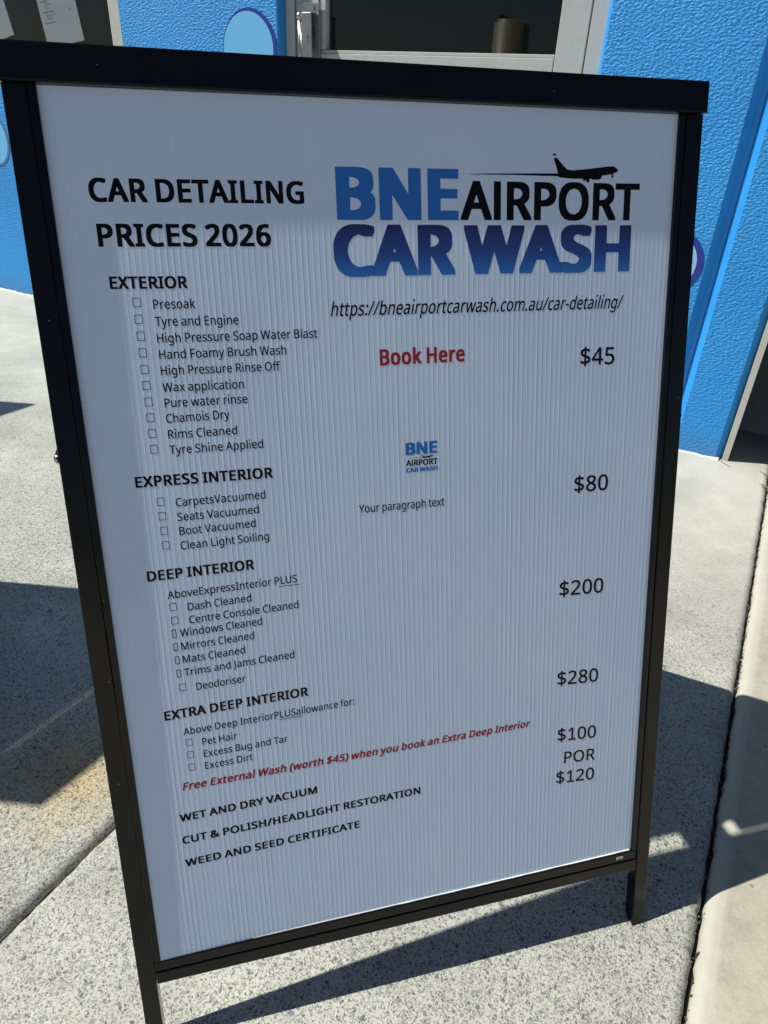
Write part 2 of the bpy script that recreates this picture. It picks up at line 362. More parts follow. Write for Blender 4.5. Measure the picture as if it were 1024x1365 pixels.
# bare line of mortar at the foot of the wall
mortar = mat('bare_mortar', (0.60, 0.59, 0.55), 0.9); km = NB(mortar); km.bump(km.noise(120, 4), 0.6, 0.002)
def foot(x0, x1):
    bm = bmesh.new(); n = max(2, int((x1-x0)/0.02)); rg = random.Random(int(x0*50)+99); R = []
    for i in range(n+1):
        x = x0 + (x1-x0)*i/n; d = 0.009 + rg.gauss(0, 0.0012); h = 0.006 + rg.gauss(0, 0.001)
        R.append([bm.verts.new((x, 0.004, h)), bm.verts.new((x, -0.001, h)), bm.verts.new((x, -d*0.6, h*0.75)), bm.verts.new((x, -d, -0.001)), bm.verts.new((x, 0.004, -0.001))])
    for a, b in zip(R, R[1:]):
        for i in range(4): bm.faces.new((a[i], a[i+1], b[i+1], b[i]))
    link('mortar_line', fin(bm, 'mortar_line'), mortar, WALL, MW)
foot(DX1, -0.16); foot(-0.147, 0.012); foot(-5.0, DX0)

# painted bubbles (flat paint on the wall)
M_BUB = bubble_mat('pale_bubble_paint', (0.15, 0.47, 0.80)); M_BUB2 = bubble_mat('white_bubble_paint', (0.30, 0.52, 0.78)); M_RIM = bubble_mat('violet_rim_paint', (0.012, 0.028, 0.30)); M_RIMG = bubble_mat('grey_rim_paint', (0.10, 0.20, 0.42))
def disc(bm, cx, cz, r, y, n=72, x_max=None):
    c = []
    for i in range(n):
        t = 2*math.pi*i/n; x = cx + r*math.cos(t); x = min(x, x_max) if x_max is not None else x; c.append(bm.verts.new((x, y, cz + r*math.sin(t))))
    bm.faces.new(c)
def bubble(cx, cz, r, dx, rr, m_in, m_rim, x_max=None):
    bm = bmesh.new(); disc(bm, cx, cz, r, -0.0016, x_max=x_max); a = link('painted_bubble', fin(bm, 'painted_bubble'), m_rim, WALL, MW)
    bm = bmesh.new(); disc(bm, cx+dx, cz, rr, -0.0022, x_max=x_max); link('bubble_fill', fin(bm, 'bubble_fill'), m_in, a, MW)
bubble(-1.746, 1.040, 0.113, -0.006, 0.104, M_BUB, M_RIM)
bubble(-0.272, 0.553, 0.091, -0.006, 0.079, M_BUB2, M_RIM)
bubble(-3.222, 0.690, 0.112, -0.003, 0.105, M_BUB, M_RIMG)

# ---------------------------------------------------------------- door
DOOR = root('glazed_door', MW @ Matrix.Translation((-1.1, 0.04, 0)), 'grey aluminium framed glass door set into the blue wall above the board', 'door')
D0 = 0.042
for a, b in (((DX0+.001, D0, 0.0), (-1.592, 0.16, DZT-.001)), ((-0.622, D0, 0.0), (DX1-.001, 0.16, DZT-.001)), ((-1.591, D0, DZT-0.05), (-0.623, 0.16, DZT-.001))):
    box('door_frame', a, b, M_ALU, DOOR, MW, 0.0015)
LEAF0 = D0 + 0.006
lf = box('door_leaf', (-1.5, LEAF0, 0.90), (-0.712, LEAF0+0.045, 1.035), M_ALU, DOOR, MW, 0.002); lf['label'] = 'wide middle rail of the door'
for a, b, nm in (((-1.588, LEAF0, 0.01), (-1.502, LEAF0+0.045, 2.095), 'door_stile'), ((-0.710, LEAF0, 0.01), (-0.628, LEAF0+0.045, 2.095), 'door_stile'), ((-1.5, LEAF0, 2.0), (-0.712, LEAF0+0.045, 2.095), 'door_rail'), ((-1.5, LEAF0, 0.01), (-0.712, LEAF0+0.045, 0.20), 'door_rail')):
    box(nm, a, b, M_ALU, DOOR, MW, 0.002)
for z0, z1 in ((0.202, 0.898), (1.045, 1.998)):
    box('glass_pane', (-1.476, LEAF0+0.022, z0), (-0.716, LEAF0+0.028, z1), M_GLASS, DOOR, MW)
box('glazing_bead', (-1.4995, LEAF0+0.004, 1.0355), (-0.7125, LEAF0+0.034, 1.0445), M_ALU, DOOR, MW, 0.0015)
box('glazing_bead', (-1.4995, LEAF0+0.004, 1.046), (-1.478, LEAF0+0.034, 1.997), M_ALU, DOOR, MW, 0.0015)
# latch plate with its round cylinder and pull, brushed steel
LT = box('latch_plate', (-1.572, LEAF0-0.012, 0.93), (-1.492, LEAF0-0.001, 1.168), M_STEEL, DOOR, MW, 0.0015)
bm = bmesh.new(); add_box(bm, (-1.535, LEAF0-0.050, 0.95), (-1.497, LEAF0-0.0125, 1.140), 0.004, 3); link('latch_guard', fin(bm, 'latch_guard'), M_STEEL, LT, MW)
bm = bmesh.new(); add_cyl(bm, (-1.552, LEAF0-0.032, 0.94), (-1.552, LEAF0-0.032, 1.125), 0.0085, 24, 0.001); link('latch_pin', fin(bm, 'latch_pin'), M_STEEL, LT, MW, True)
bm = bmesh.new(); bmesh.ops.create_uvsphere(bm, u_segments=20, v_segments=12, radius=0.0125, matrix=Matrix.Translation((-1.552, LEAF0-0.032, 1.130))); link('latch_knob', fin(bm, 'latch_knob'), M_STEEL, LT, MW, True)
for z in (1.155, 1.075):
    bm = bmesh.new(); add_cyl(bm, (-1.515, LEAF0-0.013 if z > 1.15 else LEAF0-0.0505, z), (-1.515, LEAF0-0.016 if z > 1.15 else LEAF0-0.0545, z), 0.0065, 18, 0.0008); link('screw', fin(bm, 'screw'), M_STEEL, LT, MW)

# ---------------------------------------------------------------- window with papers taped inside
WIN = root('shop_window', MW @ Matrix.Translation((-3.2, 0.03, 0.9)), 'dark shop window with pale frame and papers taped inside, left behind the board', 'window')
for a, b in (((-2.392, 0.006, WZ0+.001), (WX1-.001, 0.14, WZ1-.001)), ((WX0+.001, 0.006, WZ0+.001), (-4.05, 0.14, WZ1-.001)), ((-4.049, 0.006, WZ0+.001), (-2.393, 0.14, 0.945)), ((-4.049, 0.006, 2.05), (-2.393, 0.14, WZ1-.001))):
    box('window_frame', a, b, M_ALUL, WIN, MW, 0.0015)
box('glass_pane', (-4.0485, 0.030, 0.9455), (-2.3935, 0.036, 2.0495), M_GLASS, WIN, MW)
# ---------------------------------------------------------------- lettering
# letter outlines: per weight and character, the advance width and then the closed outlines as x, y, x, y, ... (capitals are 714 high)
FONT = {
'r': {
'$': (587, [(243,-56,327,-56,330,-51,331,50,336,53,384,60,419,71,459,92,492,120,508,142,516,154,528,193,528,256,518,288,502,315,476,340,454,356,419,373,334,401,330,405,331,575,344,577,381,570,454,548,476,549,481,554,505,620,504,634,489,644,416,665,332,676,330,754,324,760,243,759,240,754,239,674,194,667,161,658,124,641,101,626,82,607,63,578,50,532,50,476,52,464,62,434,82,400,111,375,136,359,166,344,236,321,240,317,239,145,224,143,189,148,116,165,76,179,54,179,50,173,50,83,53,78,64,74,124,58,174,50,238,47,240,-51), (334,150,330,154,330,288,334,292,366,280,399,262,411,244,418,222,413,200,396,176,374,162), (234,434,196,449,178,464,167,483,160,510,164,527,181,553,209,568,231,575,240,571,240,437)]),
'-': (337, [(31,225,291,224,295,229,294,315,289,318,31,318,28,312,28,229)]),
'.': (283, [(118,-14,144,-16,171,-9,192,5,205,27,208,37,208,88,202,105,189,121,159,136,109,136,96,132,72,115,62,95,60,86,60,39,67,17,76,4,91,-7)]),
'/': (387, [(1,0,104,-1,109,3,368,681,375,700,375,710,371,715,269,716,263,712,4,34,-2,15,-2,5)]),
'0': (587, [(258,-10,319,-11,351,-6,381,3,421,23,462,61,493,110,512,161,525,212,535,300,535,417,530,468,510,556,496,593,478,627,455,659,431,682,399,703,366,716,309,726,251,726,189,712,166,702,139,684,110,656,89,627,74,598,60,559,48,507,38,427,38,293,42,244,58,173,77,120,105,71,146,28,166,15,199,1,236,-8), (281,83,244,91,214,109,189,139,177,166,162,212,152,278,150,405,162,503,177,549,189,576,202,595,229,617,256,628,286,633,316,627,346,614,365,598,391,556,400,532,412,481,420,417,420,366,422,356,420,349,420,298,412,234,400,183,387,149,365,117,341,98,314,87)]),
'1': (587, [(86,0,511,-1,517,3,518,86,514,91,371,92,368,95,368,710,364,715,271,714,99,584,78,566,78,549,115,503,126,492,144,492,254,579,258,576,258,95,254,92,86,91,82,86,82,5)]),
'2': (587, [(38,0,526,-1,532,3,532,90,526,97,194,97,190,100,405,312,453,373,486,432,502,493,502,564,498,590,488,617,465,654,441,677,411,697,371,714,324,723,286,726,224,723,186,716,139,700,96,678,46,642,47,622,94,567,116,568,181,609,236,628,291,631,324,622,351,606,373,581,388,539,388,505,373,454,358,425,315,366,252,300,38,90,35,86,35,5)]),
'4': (587, [(353,0,457,0,460,5,460,154,464,158,559,158,565,164,565,247,562,251,464,253,460,256,460,712,454,718,349,718,344,715,8,244,8,164,14,158,348,156,350,5), (136,253,133,256,135,259,349,557,351,557,349,254)]),
'5': (587, [(200,-10,284,-11,309,-8,359,1,399,15,431,33,475,71,496,100,511,129,522,169,528,205,528,256,522,290,506,337,482,371,461,392,431,412,406,424,351,440,319,445,226,445,184,440,180,444,192,607,197,617,474,619,478,625,478,710,474,715,101,716,96,712,92,700,78,493,70,427,68,368,114,340,141,340,214,353,276,353,329,341,351,331,382,307,401,278,412,234,412,210,408,183,401,164,385,137,366,119,346,106,304,89,261,82,234,82,194,87,114,108,71,128,56,128,51,125,50,32,53,27,84,13,121,1,159,-6)]),
'8': (587, [(245,-10,324,-11,346,-8,384,-1,434,18,469,40,502,76,518,103,532,149,535,173,532,227,523,259,513,278,498,300,464,333,395,378,449,416,472,439,491,464,501,483,508,503,512,537,510,583,503,610,485,646,449,682,409,705,374,716,334,723,269,726,219,721,176,709,144,695,114,674,88,646,72,620,60,578,60,520,68,486,77,464,95,437,136,397,164,377,165,373,111,338,91,321,68,293,49,261,38,220,38,151,42,127,52,100,64,78,101,38,129,20,164,6,209,-6), (271,78,226,86,199,98,184,109,164,132,157,147,148,178,150,208,157,229,182,268,224,300,271,323,341,292,386,262,408,237,416,222,422,198,422,176,416,151,406,132,389,111,366,96,336,84,299,77), (286,427,239,449,211,467,192,486,179,507,170,542,172,561,179,581,190,598,201,609,241,629,271,635,296,635,324,631,351,620,369,609,382,595,391,581,400,546,391,505,375,481,361,467,324,442,296,427)]),
':': (283, [(118,-14,144,-16,171,-9,192,5,205,27,208,37,208,88,202,105,189,121,159,136,109,136,96,132,72,115,62,95,60,86,60,39,67,17,76,4,91,-7), (105,405,156,404,171,408,181,414,203,439,208,454,208,505,205,515,192,537,169,551,154,555,104,553,84,543,67,525,60,503,60,456,62,446,70,429,86,414)]),
'A': (654, [(-9,0,99,-1,104,2,182,200,186,211,191,214,446,213,451,208,532,3,539,-1,644,-1,649,3,650,17,641,42,374,712,369,718,271,718,266,715,-1,47,-12,15,-12,5), (229,311,227,317,296,495,316,557,321,560,411,314,409,311)]),
'B': (665, [(88,0,386,-1,426,4,479,18,516,35,556,65,581,95,592,115,608,171,608,244,598,281,591,298,564,333,536,353,483,376,486,380,506,388,526,401,552,427,566,446,576,468,585,515,582,573,568,620,552,644,534,662,511,678,456,699,426,706,369,714,324,714,316,716,91,716,86,712,85,5), (204,92,200,95,202,325,344,326,369,323,411,314,434,305,462,281,477,259,485,234,488,205,482,181,473,156,460,137,444,121,414,106,361,94), (204,418,200,422,200,617,204,621,321,621,379,614,424,597,436,589,456,566,465,537,465,505,458,481,451,466,436,448,424,440,396,428,339,418)]),
'C': (647, [(342,-10,441,-11,471,-8,519,-1,581,17,585,22,584,110,579,114,564,114,499,97,436,87,376,87,336,94,304,105,256,133,230,159,207,193,187,239,175,283,170,317,170,395,182,459,199,503,235,556,256,577,281,595,339,619,396,628,441,626,484,616,551,592,577,593,611,661,612,678,604,688,554,706,486,721,391,726,384,723,349,723,291,714,236,695,171,655,128,612,94,564,65,493,50,412,50,376,48,368,50,300,62,225,84,161,97,137,135,83,171,50,199,32,226,18,274,1)]),
'D': (745, [(88,0,331,-1,401,6,454,19,504,37,551,65,595,103,631,149,653,193,662,220,672,256,680,303,682,376,680,383,680,420,672,468,653,529,620,588,579,633,534,666,489,688,454,699,374,714,339,714,331,716,91,716,86,712,85,5), (204,94,200,98,200,617,204,621,341,618,401,606,439,592,489,560,512,534,533,500,555,434,560,400,560,344,555,290,529,215,489,161,436,125,364,101,346,99,289,94)]),
'E': (571, [(88,0,501,-1,507,3,508,90,501,97,204,97,200,100,202,325,484,326,490,332,490,415,484,421,202,422,200,615,204,618,504,619,508,625,508,710,504,715,91,716,86,712,85,5)]),
'F': (534, [(88,0,194,-1,199,3,202,293,484,294,490,300,490,386,484,392,201,393,200,615,204,618,504,619,508,625,508,710,504,715,91,716,86,712,85,5)]),
'H': (756, [(88,0,194,-1,199,3,200,320,204,323,538,322,541,3,546,-1,649,-1,654,2,655,710,652,715,546,716,541,712,540,425,536,421,204,421,200,425,199,712,194,716,91,716,86,713,85,5)]),
'I': (354, [(31,0,304,-1,309,3,309,67,296,72,239,84,228,90,228,622,236,628,301,643,308,646,310,651,310,710,306,715,34,716,28,712,28,651,30,646,36,643,104,628,112,622,112,90,101,84,41,72,29,67,28,5)]),
'J': (288, [(-40,-185,26,-186,66,-179,104,-165,134,-145,155,-124,176,-90,190,-46,195,-2,195,710,189,716,86,716,80,710,80,5,78,-14,68,-44,58,-61,46,-72,26,-82,4,-89,-26,-89,-59,-81,-84,-81,-89,-84,-89,-170,-74,-179)]),
'L': (539, [(88,0,506,-1,512,5,512,90,506,97,204,97,200,100,200,710,194,716,91,716,85,710,85,5)]),
'M': (922, [(88,0,186,-1,192,5,191,536,196,532,397,8,406,-1,494,-1,499,3,704,529,709,533,708,5,714,-1,819,0,822,5,821,713,816,716,671,716,666,713,466,203,455,176,451,174,243,710,236,716,88,715,85,710,85,5)]),
'O': (796, [(345,-10,431,-11,496,-1,551,18,606,50,645,86,681,134,703,181,725,256,732,317,730,427,718,493,691,564,650,625,619,655,596,672,546,700,514,711,471,721,434,726,351,726,309,721,246,705,199,683,148,644,104,590,79,542,65,500,55,456,48,371,50,300,55,261,74,188,92,147,109,117,151,69,199,32,224,19,266,4,309,-6), (389,85,334,92,294,105,249,133,225,159,197,208,178,268,170,317,170,398,178,446,197,507,228,559,246,579,294,609,329,621,366,628,416,628,456,621,504,602,539,577,568,539,586,505,600,464,608,429,612,381,612,334,600,251,586,210,568,176,545,144,521,123,489,105,449,92)]),
'P': (620, [(88,0,194,-1,199,3,202,268,339,272,404,284,441,298,489,326,505,339,533,373,553,415,565,461,568,490,565,542,551,593,538,617,521,640,499,662,476,678,446,692,419,701,349,714,306,714,299,716,91,716,86,712,85,5), (204,365,200,368,201,619,289,621,346,614,381,602,411,584,428,566,438,546,448,512,448,478,442,456,436,437,418,410,386,388,336,372,281,365)]),
'R': (637, [(88,0,194,-1,199,3,200,283,204,287,314,287,320,283,491,1,496,-1,611,-1,617,3,616,22,433,312,436,317,464,330,496,350,528,381,551,417,565,466,568,495,565,549,549,605,521,647,499,667,479,680,459,690,416,704,354,714,316,714,309,716,91,716,86,712,85,5), (204,379,200,383,202,617,319,618,351,614,394,600,411,589,425,576,438,554,445,534,448,488,436,446,414,416,381,396,339,384,286,379)]),
'S': (564, [(195,-10,286,-11,329,-6,394,13,446,43,475,71,498,108,508,132,512,156,515,217,510,249,499,281,480,310,449,340,419,361,381,380,279,420,226,444,185,476,172,498,165,520,165,549,172,571,182,588,209,609,244,623,274,628,304,628,341,623,391,611,446,592,466,592,473,603,498,668,497,683,486,690,439,706,351,723,274,726,221,721,156,702,116,679,88,654,62,615,48,564,48,507,62,451,82,415,116,382,154,357,204,332,314,290,361,262,388,232,398,205,400,190,398,171,391,151,375,127,346,106,299,89,259,84,209,87,124,104,61,126,44,126,39,123,38,30,41,23,51,18,106,1,146,-6)]),
'T': (571, [(223,0,329,-1,335,5,335,615,339,618,554,619,558,625,558,710,554,715,4,716,-2,712,-2,625,1,619,216,618,220,615,220,5)]),
'U': (746, [(325,-10,401,-11,426,-8,456,-3,509,13,556,40,595,76,616,105,631,134,648,188,652,225,652,710,649,715,544,716,538,710,538,234,523,178,511,154,495,132,464,108,444,98,421,92,369,84,321,89,269,108,251,119,230,139,207,178,198,208,192,239,192,710,186,716,84,716,78,712,78,229,82,190,92,151,107,117,125,88,148,61,171,40,204,20,231,8,271,-3)]),
'V': (615, [(246,0,351,-1,359,5,608,685,612,698,612,710,609,715,499,716,492,710,334,273,301,172,298,173,278,237,107,712,101,716,-6,716,-12,712,-12,698,-8,685,241,5)]),
'W': (945, [(191,0,299,-1,306,5,461,530,464,529,468,520,623,3,629,-1,737,0,745,20,930,698,929,713,924,716,816,716,811,712,690,249,680,200,676,198,658,271,519,714,514,716,409,716,402,710,285,322,255,210,251,204,248,210,235,268,119,710,111,716,3,715,0,710,0,695,5,676,185,12)]),
'Y': (581, [(228,0,334,-1,339,3,340,268,571,683,578,698,578,710,574,715,464,716,455,710,284,397,264,427,110,712,104,716,-6,716,-12,712,-12,700,-1,676,225,266,225,5)]),
'a': (576, [(180,-10,251,-11,296,-3,324,6,341,15,364,31,389,54,392,51,402,5,406,0,486,-1,492,3,492,395,490,415,481,451,460,490,426,521,394,536,361,545,326,550,229,548,181,538,144,527,93,503,94,483,121,424,146,423,189,441,244,457,301,460,331,451,356,435,371,412,380,381,382,337,379,333,244,328,174,316,126,300,99,284,62,251,52,234,40,208,32,161,38,103,52,64,81,28,114,8,146,-3), (219,80,191,88,174,99,162,112,152,134,150,144,152,173,159,190,175,212,211,234,241,243,324,253,378,251,380,200,378,186,368,156,352,129,334,111,314,98,291,88,254,79)]),
'b': (630, [(302,-10,366,-11,399,-6,436,6,461,18,486,36,512,61,531,86,544,110,560,154,568,188,572,234,572,305,568,351,558,395,546,427,533,451,518,473,481,509,444,531,411,543,366,550,286,548,244,536,186,502,184,756,179,760,79,760,72,754,72,5,79,-1,156,0,162,5,172,47,176,49,204,26,244,3,274,-6), (324,80,289,84,261,93,241,104,225,120,209,144,198,176,190,208,185,254,185,288,192,349,202,381,214,407,234,431,249,441,299,457,336,457,366,451,396,436,420,412,442,366,455,303,452,215,441,169,426,137,406,111,379,93,356,84)]),
'c': (495, [(262,-10,341,-11,379,-6,434,10,447,17,450,22,450,105,447,110,424,111,376,94,331,84,281,84,241,96,216,111,198,129,187,147,168,193,160,234,162,322,175,368,198,407,224,433,264,450,294,455,339,453,409,433,426,433,432,437,460,507,459,520,444,529,386,545,354,550,264,550,221,543,166,522,119,489,92,459,69,420,50,361,42,305,45,205,55,156,77,103,100,69,131,38,146,27,184,8,211,-1)]),
'd': (630, [(245,-10,306,-11,349,-3,389,13,409,26,434,48,440,39,446,5,451,0,536,-1,542,3,542,754,539,759,436,760,431,756,430,500,391,527,366,539,334,548,319,550,236,550,211,545,189,539,156,524,124,501,105,483,79,446,69,427,50,364,42,305,45,205,50,173,64,125,90,76,102,59,124,38,156,15,176,6,214,-6), (289,80,259,84,236,93,209,111,189,137,174,169,165,200,160,232,160,303,165,334,177,373,189,400,202,420,219,436,251,453,279,460,304,460,356,446,384,427,401,405,418,366,428,320,430,227,422,181,407,139,395,122,379,106,356,93,329,84)]),
'e': (579, [(275,-10,359,-11,416,-3,486,18,499,25,502,30,502,112,499,118,481,119,419,97,379,87,339,82,306,82,279,87,239,101,219,114,198,134,184,154,170,186,160,229,160,239,164,243,519,243,524,247,525,342,522,361,506,422,488,456,472,478,448,503,421,522,389,537,334,550,251,550,224,545,194,536,164,522,134,501,108,476,92,456,69,415,55,376,45,327,42,303,45,208,55,161,64,134,83,98,105,69,129,45,171,18,221,-1), (166,331,162,334,174,376,182,393,200,420,229,444,244,451,276,460,319,457,359,440,378,422,393,395,402,368,408,342,408,334,404,331)]),
'f': (359, [(101,0,204,-1,210,5,210,451,214,455,339,455,345,461,345,534,341,540,211,542,210,585,219,627,229,646,239,657,256,668,279,674,296,674,356,660,374,661,400,732,399,744,394,748,351,760,319,765,251,765,204,755,169,739,135,710,124,695,109,664,98,607,96,545,3,512,2,461,6,456,94,455,98,451,98,5)]),
'g': (630, [(238,-234,326,-235,351,-233,401,-223,426,-214,464,-194,488,-173,516,-134,528,-105,538,-70,542,-31,542,534,539,540,451,540,445,527,439,493,436,492,421,506,391,527,331,548,316,550,234,550,201,543,161,527,131,506,100,473,69,422,50,361,42,303,42,234,48,188,58,147,69,115,95,71,121,41,144,23,171,8,214,-6,249,-11,301,-11,349,-3,386,10,426,38,429,37,430,-22,421,-61,400,-97,381,-116,361,-129,316,-142,296,-145,249,-142,169,-128,106,-103,91,-103,86,-106,85,-197,88,-202,151,-223,191,-230), (276,80,251,86,221,101,208,112,183,147,172,173,162,215,160,232,160,305,174,368,189,400,208,425,236,446,261,455,289,460,324,455,351,446,371,436,392,417,408,393,422,354,430,310,432,251,430,215,422,176,413,149,395,120,384,109,359,93,321,82)]),
'h': (633, [(76,0,179,-1,184,3,185,293,188,320,198,366,214,405,239,433,261,446,289,455,324,458,359,455,379,449,404,433,423,407,435,373,438,347,438,3,444,-1,544,-1,550,5,550,371,545,415,533,454,508,495,471,524,431,540,379,550,311,550,271,543,244,534,219,522,186,500,185,754,179,760,79,760,72,754,72,5)]),
'i': (273, [(76,0,179,-1,185,5,185,534,179,540,79,540,72,534,72,5), (108,656,146,655,161,659,174,667,188,685,192,698,192,742,182,764,164,779,144,784,104,782,81,770,69,751,65,734,65,705,69,688,81,670,94,661)]),
'k': (549, [(76,0,179,-1,184,3,185,190,196,204,229,230,235,227,406,1,411,-1,531,-1,538,5,535,20,313,305,325,322,502,503,519,522,519,537,514,540,396,540,242,383,190,322,185,320,185,754,179,760,79,760,72,754,72,5)]),
'l': (273, [(76,0,179,-1,185,5,185,754,179,760,79,760,72,754,72,5)]),
'm': (950, [(76,0,179,-1,184,3,185,295,192,351,207,395,225,425,256,447,294,457,334,457,371,443,386,430,401,407,410,378,412,361,413,3,419,-1,522,0,525,5,525,307,535,368,549,403,560,420,574,433,601,449,621,455,656,458,686,454,706,447,719,438,741,410,752,373,755,344,756,3,761,-1,864,0,868,5,868,359,865,366,865,398,858,437,846,468,836,486,814,511,784,531,744,545,714,550,634,550,594,541,544,518,524,504,501,479,497,481,485,498,469,514,446,529,411,543,374,550,294,550,261,543,226,529,196,509,181,494,177,495,175,500,170,534,166,540,76,540,72,534,72,5)]),
'n': (633, [(76,0,179,-1,184,3,185,293,195,359,214,405,236,431,261,446,289,455,324,458,359,455,379,449,404,433,423,407,435,373,438,347,438,3,444,-1,544,-1,549,2,550,371,548,398,540,434,528,466,512,490,489,514,454,534,406,548,386,550,304,550,269,543,236,531,201,511,179,493,175,500,170,534,166,540,79,540,74,537,72,5)]),
'o': (620, [(265,-10,331,-11,381,-3,416,8,469,38,495,61,515,86,536,122,555,178,562,222,562,317,558,351,541,407,526,437,491,482,466,504,439,522,394,540,346,550,259,550,231,545,191,534,161,519,134,501,95,461,72,425,58,388,45,329,42,303,45,212,55,166,67,132,82,103,115,59,154,27,204,3,236,-6), (301,80,269,84,229,101,208,117,194,134,177,169,162,220,160,305,168,347,179,381,198,412,219,433,241,446,266,455,304,459,336,455,364,446,386,433,408,412,428,376,440,339,448,293,448,251,440,203,428,166,416,142,400,120,364,93,336,84)]),
'p': (630, [(76,-234,179,-235,184,-231,185,39,229,10,274,-6,306,-11,366,-11,399,-6,436,6,461,18,486,36,512,61,533,90,546,115,565,176,572,237,572,307,568,354,560,388,546,429,515,478,486,506,441,534,406,545,379,550,296,550,261,543,239,535,201,511,181,492,178,493,175,503,172,525,166,540,79,540,73,537,72,-229), (324,80,289,84,261,93,239,106,228,117,217,132,200,169,192,195,185,256,185,290,192,349,202,381,219,415,234,431,259,446,286,455,321,460,354,455,379,446,399,433,420,410,436,381,448,347,455,305,457,271,455,237,445,188,436,161,412,122,394,104,366,88,344,82)]),
'r': (428, [(76,0,179,-1,184,3,185,295,190,327,199,356,225,400,246,421,276,440,319,453,346,453,369,448,397,449,402,466,410,520,410,539,404,546,381,550,301,550,279,545,256,537,229,521,179,474,175,478,172,520,170,534,166,540,79,540,73,537,72,5)]),
's': (494, [(170,-10,259,-11,296,-6,346,8,381,25,418,56,432,78,445,120,448,164,442,198,431,225,422,237,396,262,346,292,216,344,166,372,150,398,148,407,152,422,164,438,176,446,221,460,286,457,319,450,384,428,401,429,411,442,435,498,434,512,426,519,371,538,304,550,206,550,186,548,134,534,99,517,65,488,52,468,40,432,38,393,43,356,62,320,86,297,121,274,289,202,320,181,335,154,335,137,331,125,317,105,289,88,251,79,179,82,129,94,64,119,46,119,41,115,40,27,43,22,89,4,131,-6)]),
't': (376, [(215,-10,281,-11,314,-6,349,5,352,10,352,83,346,89,326,89,296,82,259,79,236,86,219,97,202,120,192,154,192,451,196,455,344,456,348,461,348,534,341,540,196,540,192,544,192,659,186,662,121,662,116,659,81,551,3,512,2,461,9,455,76,455,80,451,80,125,85,95,94,69,112,39,131,21,151,8,181,-3)]),
'u': (633, [(235,-10,304,-11,356,-1,401,18,436,45,442,37,448,5,451,0,539,-1,544,3,545,534,541,540,439,540,433,537,432,239,425,188,403,134,381,109,354,93,336,87,294,81,259,84,234,93,214,106,194,132,182,169,180,198,179,537,174,540,74,540,68,537,68,147,78,100,87,76,102,51,129,26,149,13,171,3,204,-6)]),
'v': (523, [(193,0,311,-1,318,5,513,505,520,525,520,534,516,540,406,540,401,537,254,139,108,534,101,540,-6,540,-12,537,-12,525,-8,512,187,10)]),
'w': (801, [(148,0,264,-1,272,5,368,298,391,382,395,381,412,315,511,3,516,-1,631,-1,636,1,642,15,785,515,788,525,786,540,781,543,679,543,672,537,575,171,571,167,456,537,449,543,336,542,242,259,218,169,214,164,114,539,109,543,1,542,-2,537,-2,527,138,30)]),
'x': (544, [(11,0,124,-1,129,1,264,190,268,188,399,1,404,-1,516,-1,521,2,521,20,335,276,512,522,512,534,509,539,391,539,266,363,261,365,250,381,139,538,134,540,21,540,16,537,16,522,193,276,8,20,8,5)]),
'y': (525, [(42,-234,116,-235,144,-230,171,-221,209,-198,240,-166,263,-131,296,-61,518,512,522,525,522,534,519,540,409,540,401,534,259,146,108,537,101,540,-4,540,-9,537,-10,522,-6,510,200,10,198,-2,173,-63,150,-102,134,-120,104,-138,79,-145,54,-145,29,-140,4,-140,-2,-144,-2,-224,14,-230)]),
},
'b': {
'$': (618, [(216,-51,354,-51,358,-47,359,49,364,52,411,59,446,70,486,89,520,116,536,137,543,149,555,186,555,275,546,305,530,331,504,355,481,370,446,386,361,413,358,417,359,542,364,544,426,525,504,526,508,531,532,594,532,636,516,645,444,665,359,676,358,750,351,756,216,755,212,750,211,674,166,667,134,659,96,643,74,628,55,610,36,582,22,538,22,457,34,417,55,384,84,360,109,345,139,331,209,309,212,305,211,175,204,173,161,183,104,201,26,201,22,196,22,81,26,77,36,72,96,57,146,50,211,46,212,-47), (361,193,358,196,358,256,361,259,372,251,387,226,378,207), (209,469,198,482,191,501,197,515,209,530,212,526,212,473)]),
'&': (778, [(210,-7,344,-8,386,-4,419,3,459,16,519,48,576,1,761,1,768,7,768,44,765,49,646,158,686,223,715,298,725,331,724,378,719,381,561,380,556,375,533,305,519,276,491,297,405,375,407,380,439,402,475,433,503,473,515,508,518,526,518,587,512,617,503,643,488,666,461,691,449,698,431,708,394,719,364,723,241,723,179,710,156,701,136,688,110,664,99,650,85,617,80,592,80,517,82,501,99,457,139,401,94,369,58,338,39,314,24,286,12,230,12,168,18,130,27,102,39,79,58,56,74,41,124,12,179,-4), (284,114,249,124,224,138,199,165,188,196,188,209,197,235,204,247,226,271,251,289,279,269,400,158,398,154,384,145,349,128,301,115), (291,484,280,494,262,519,250,547,249,557,254,571,269,588,284,598,301,604,332,585,343,568,348,554,341,536,328,515)]),
'(': (346, [(148,-145,301,-146,308,-140,306,-98,267,-42,234,16,200,102,182,168,170,254,172,335,180,384,192,438,214,503,234,550,267,608,308,666,310,708,304,714,154,714,142,706,99,650,62,585,35,519,12,436,0,338,0,221,5,170,15,114,30,58,59,-17,94,-77,125,-119)]),
')': (346, [(-4,-145,149,-146,155,-142,206,-77,241,-17,275,74,292,154,300,221,300,338,292,408,280,468,251,557,218,622,175,685,158,706,146,714,-4,714,-10,708,-8,666,43,592,66,550,98,470,120,384,130,307,128,228,118,168,105,119,83,56,66,16,33,-42,-6,-98,-8,-140)]),
'/': (418, [(-27,2,131,1,137,4,396,652,402,671,402,708,399,713,241,714,236,711,-23,63,-30,44,-30,7)]),
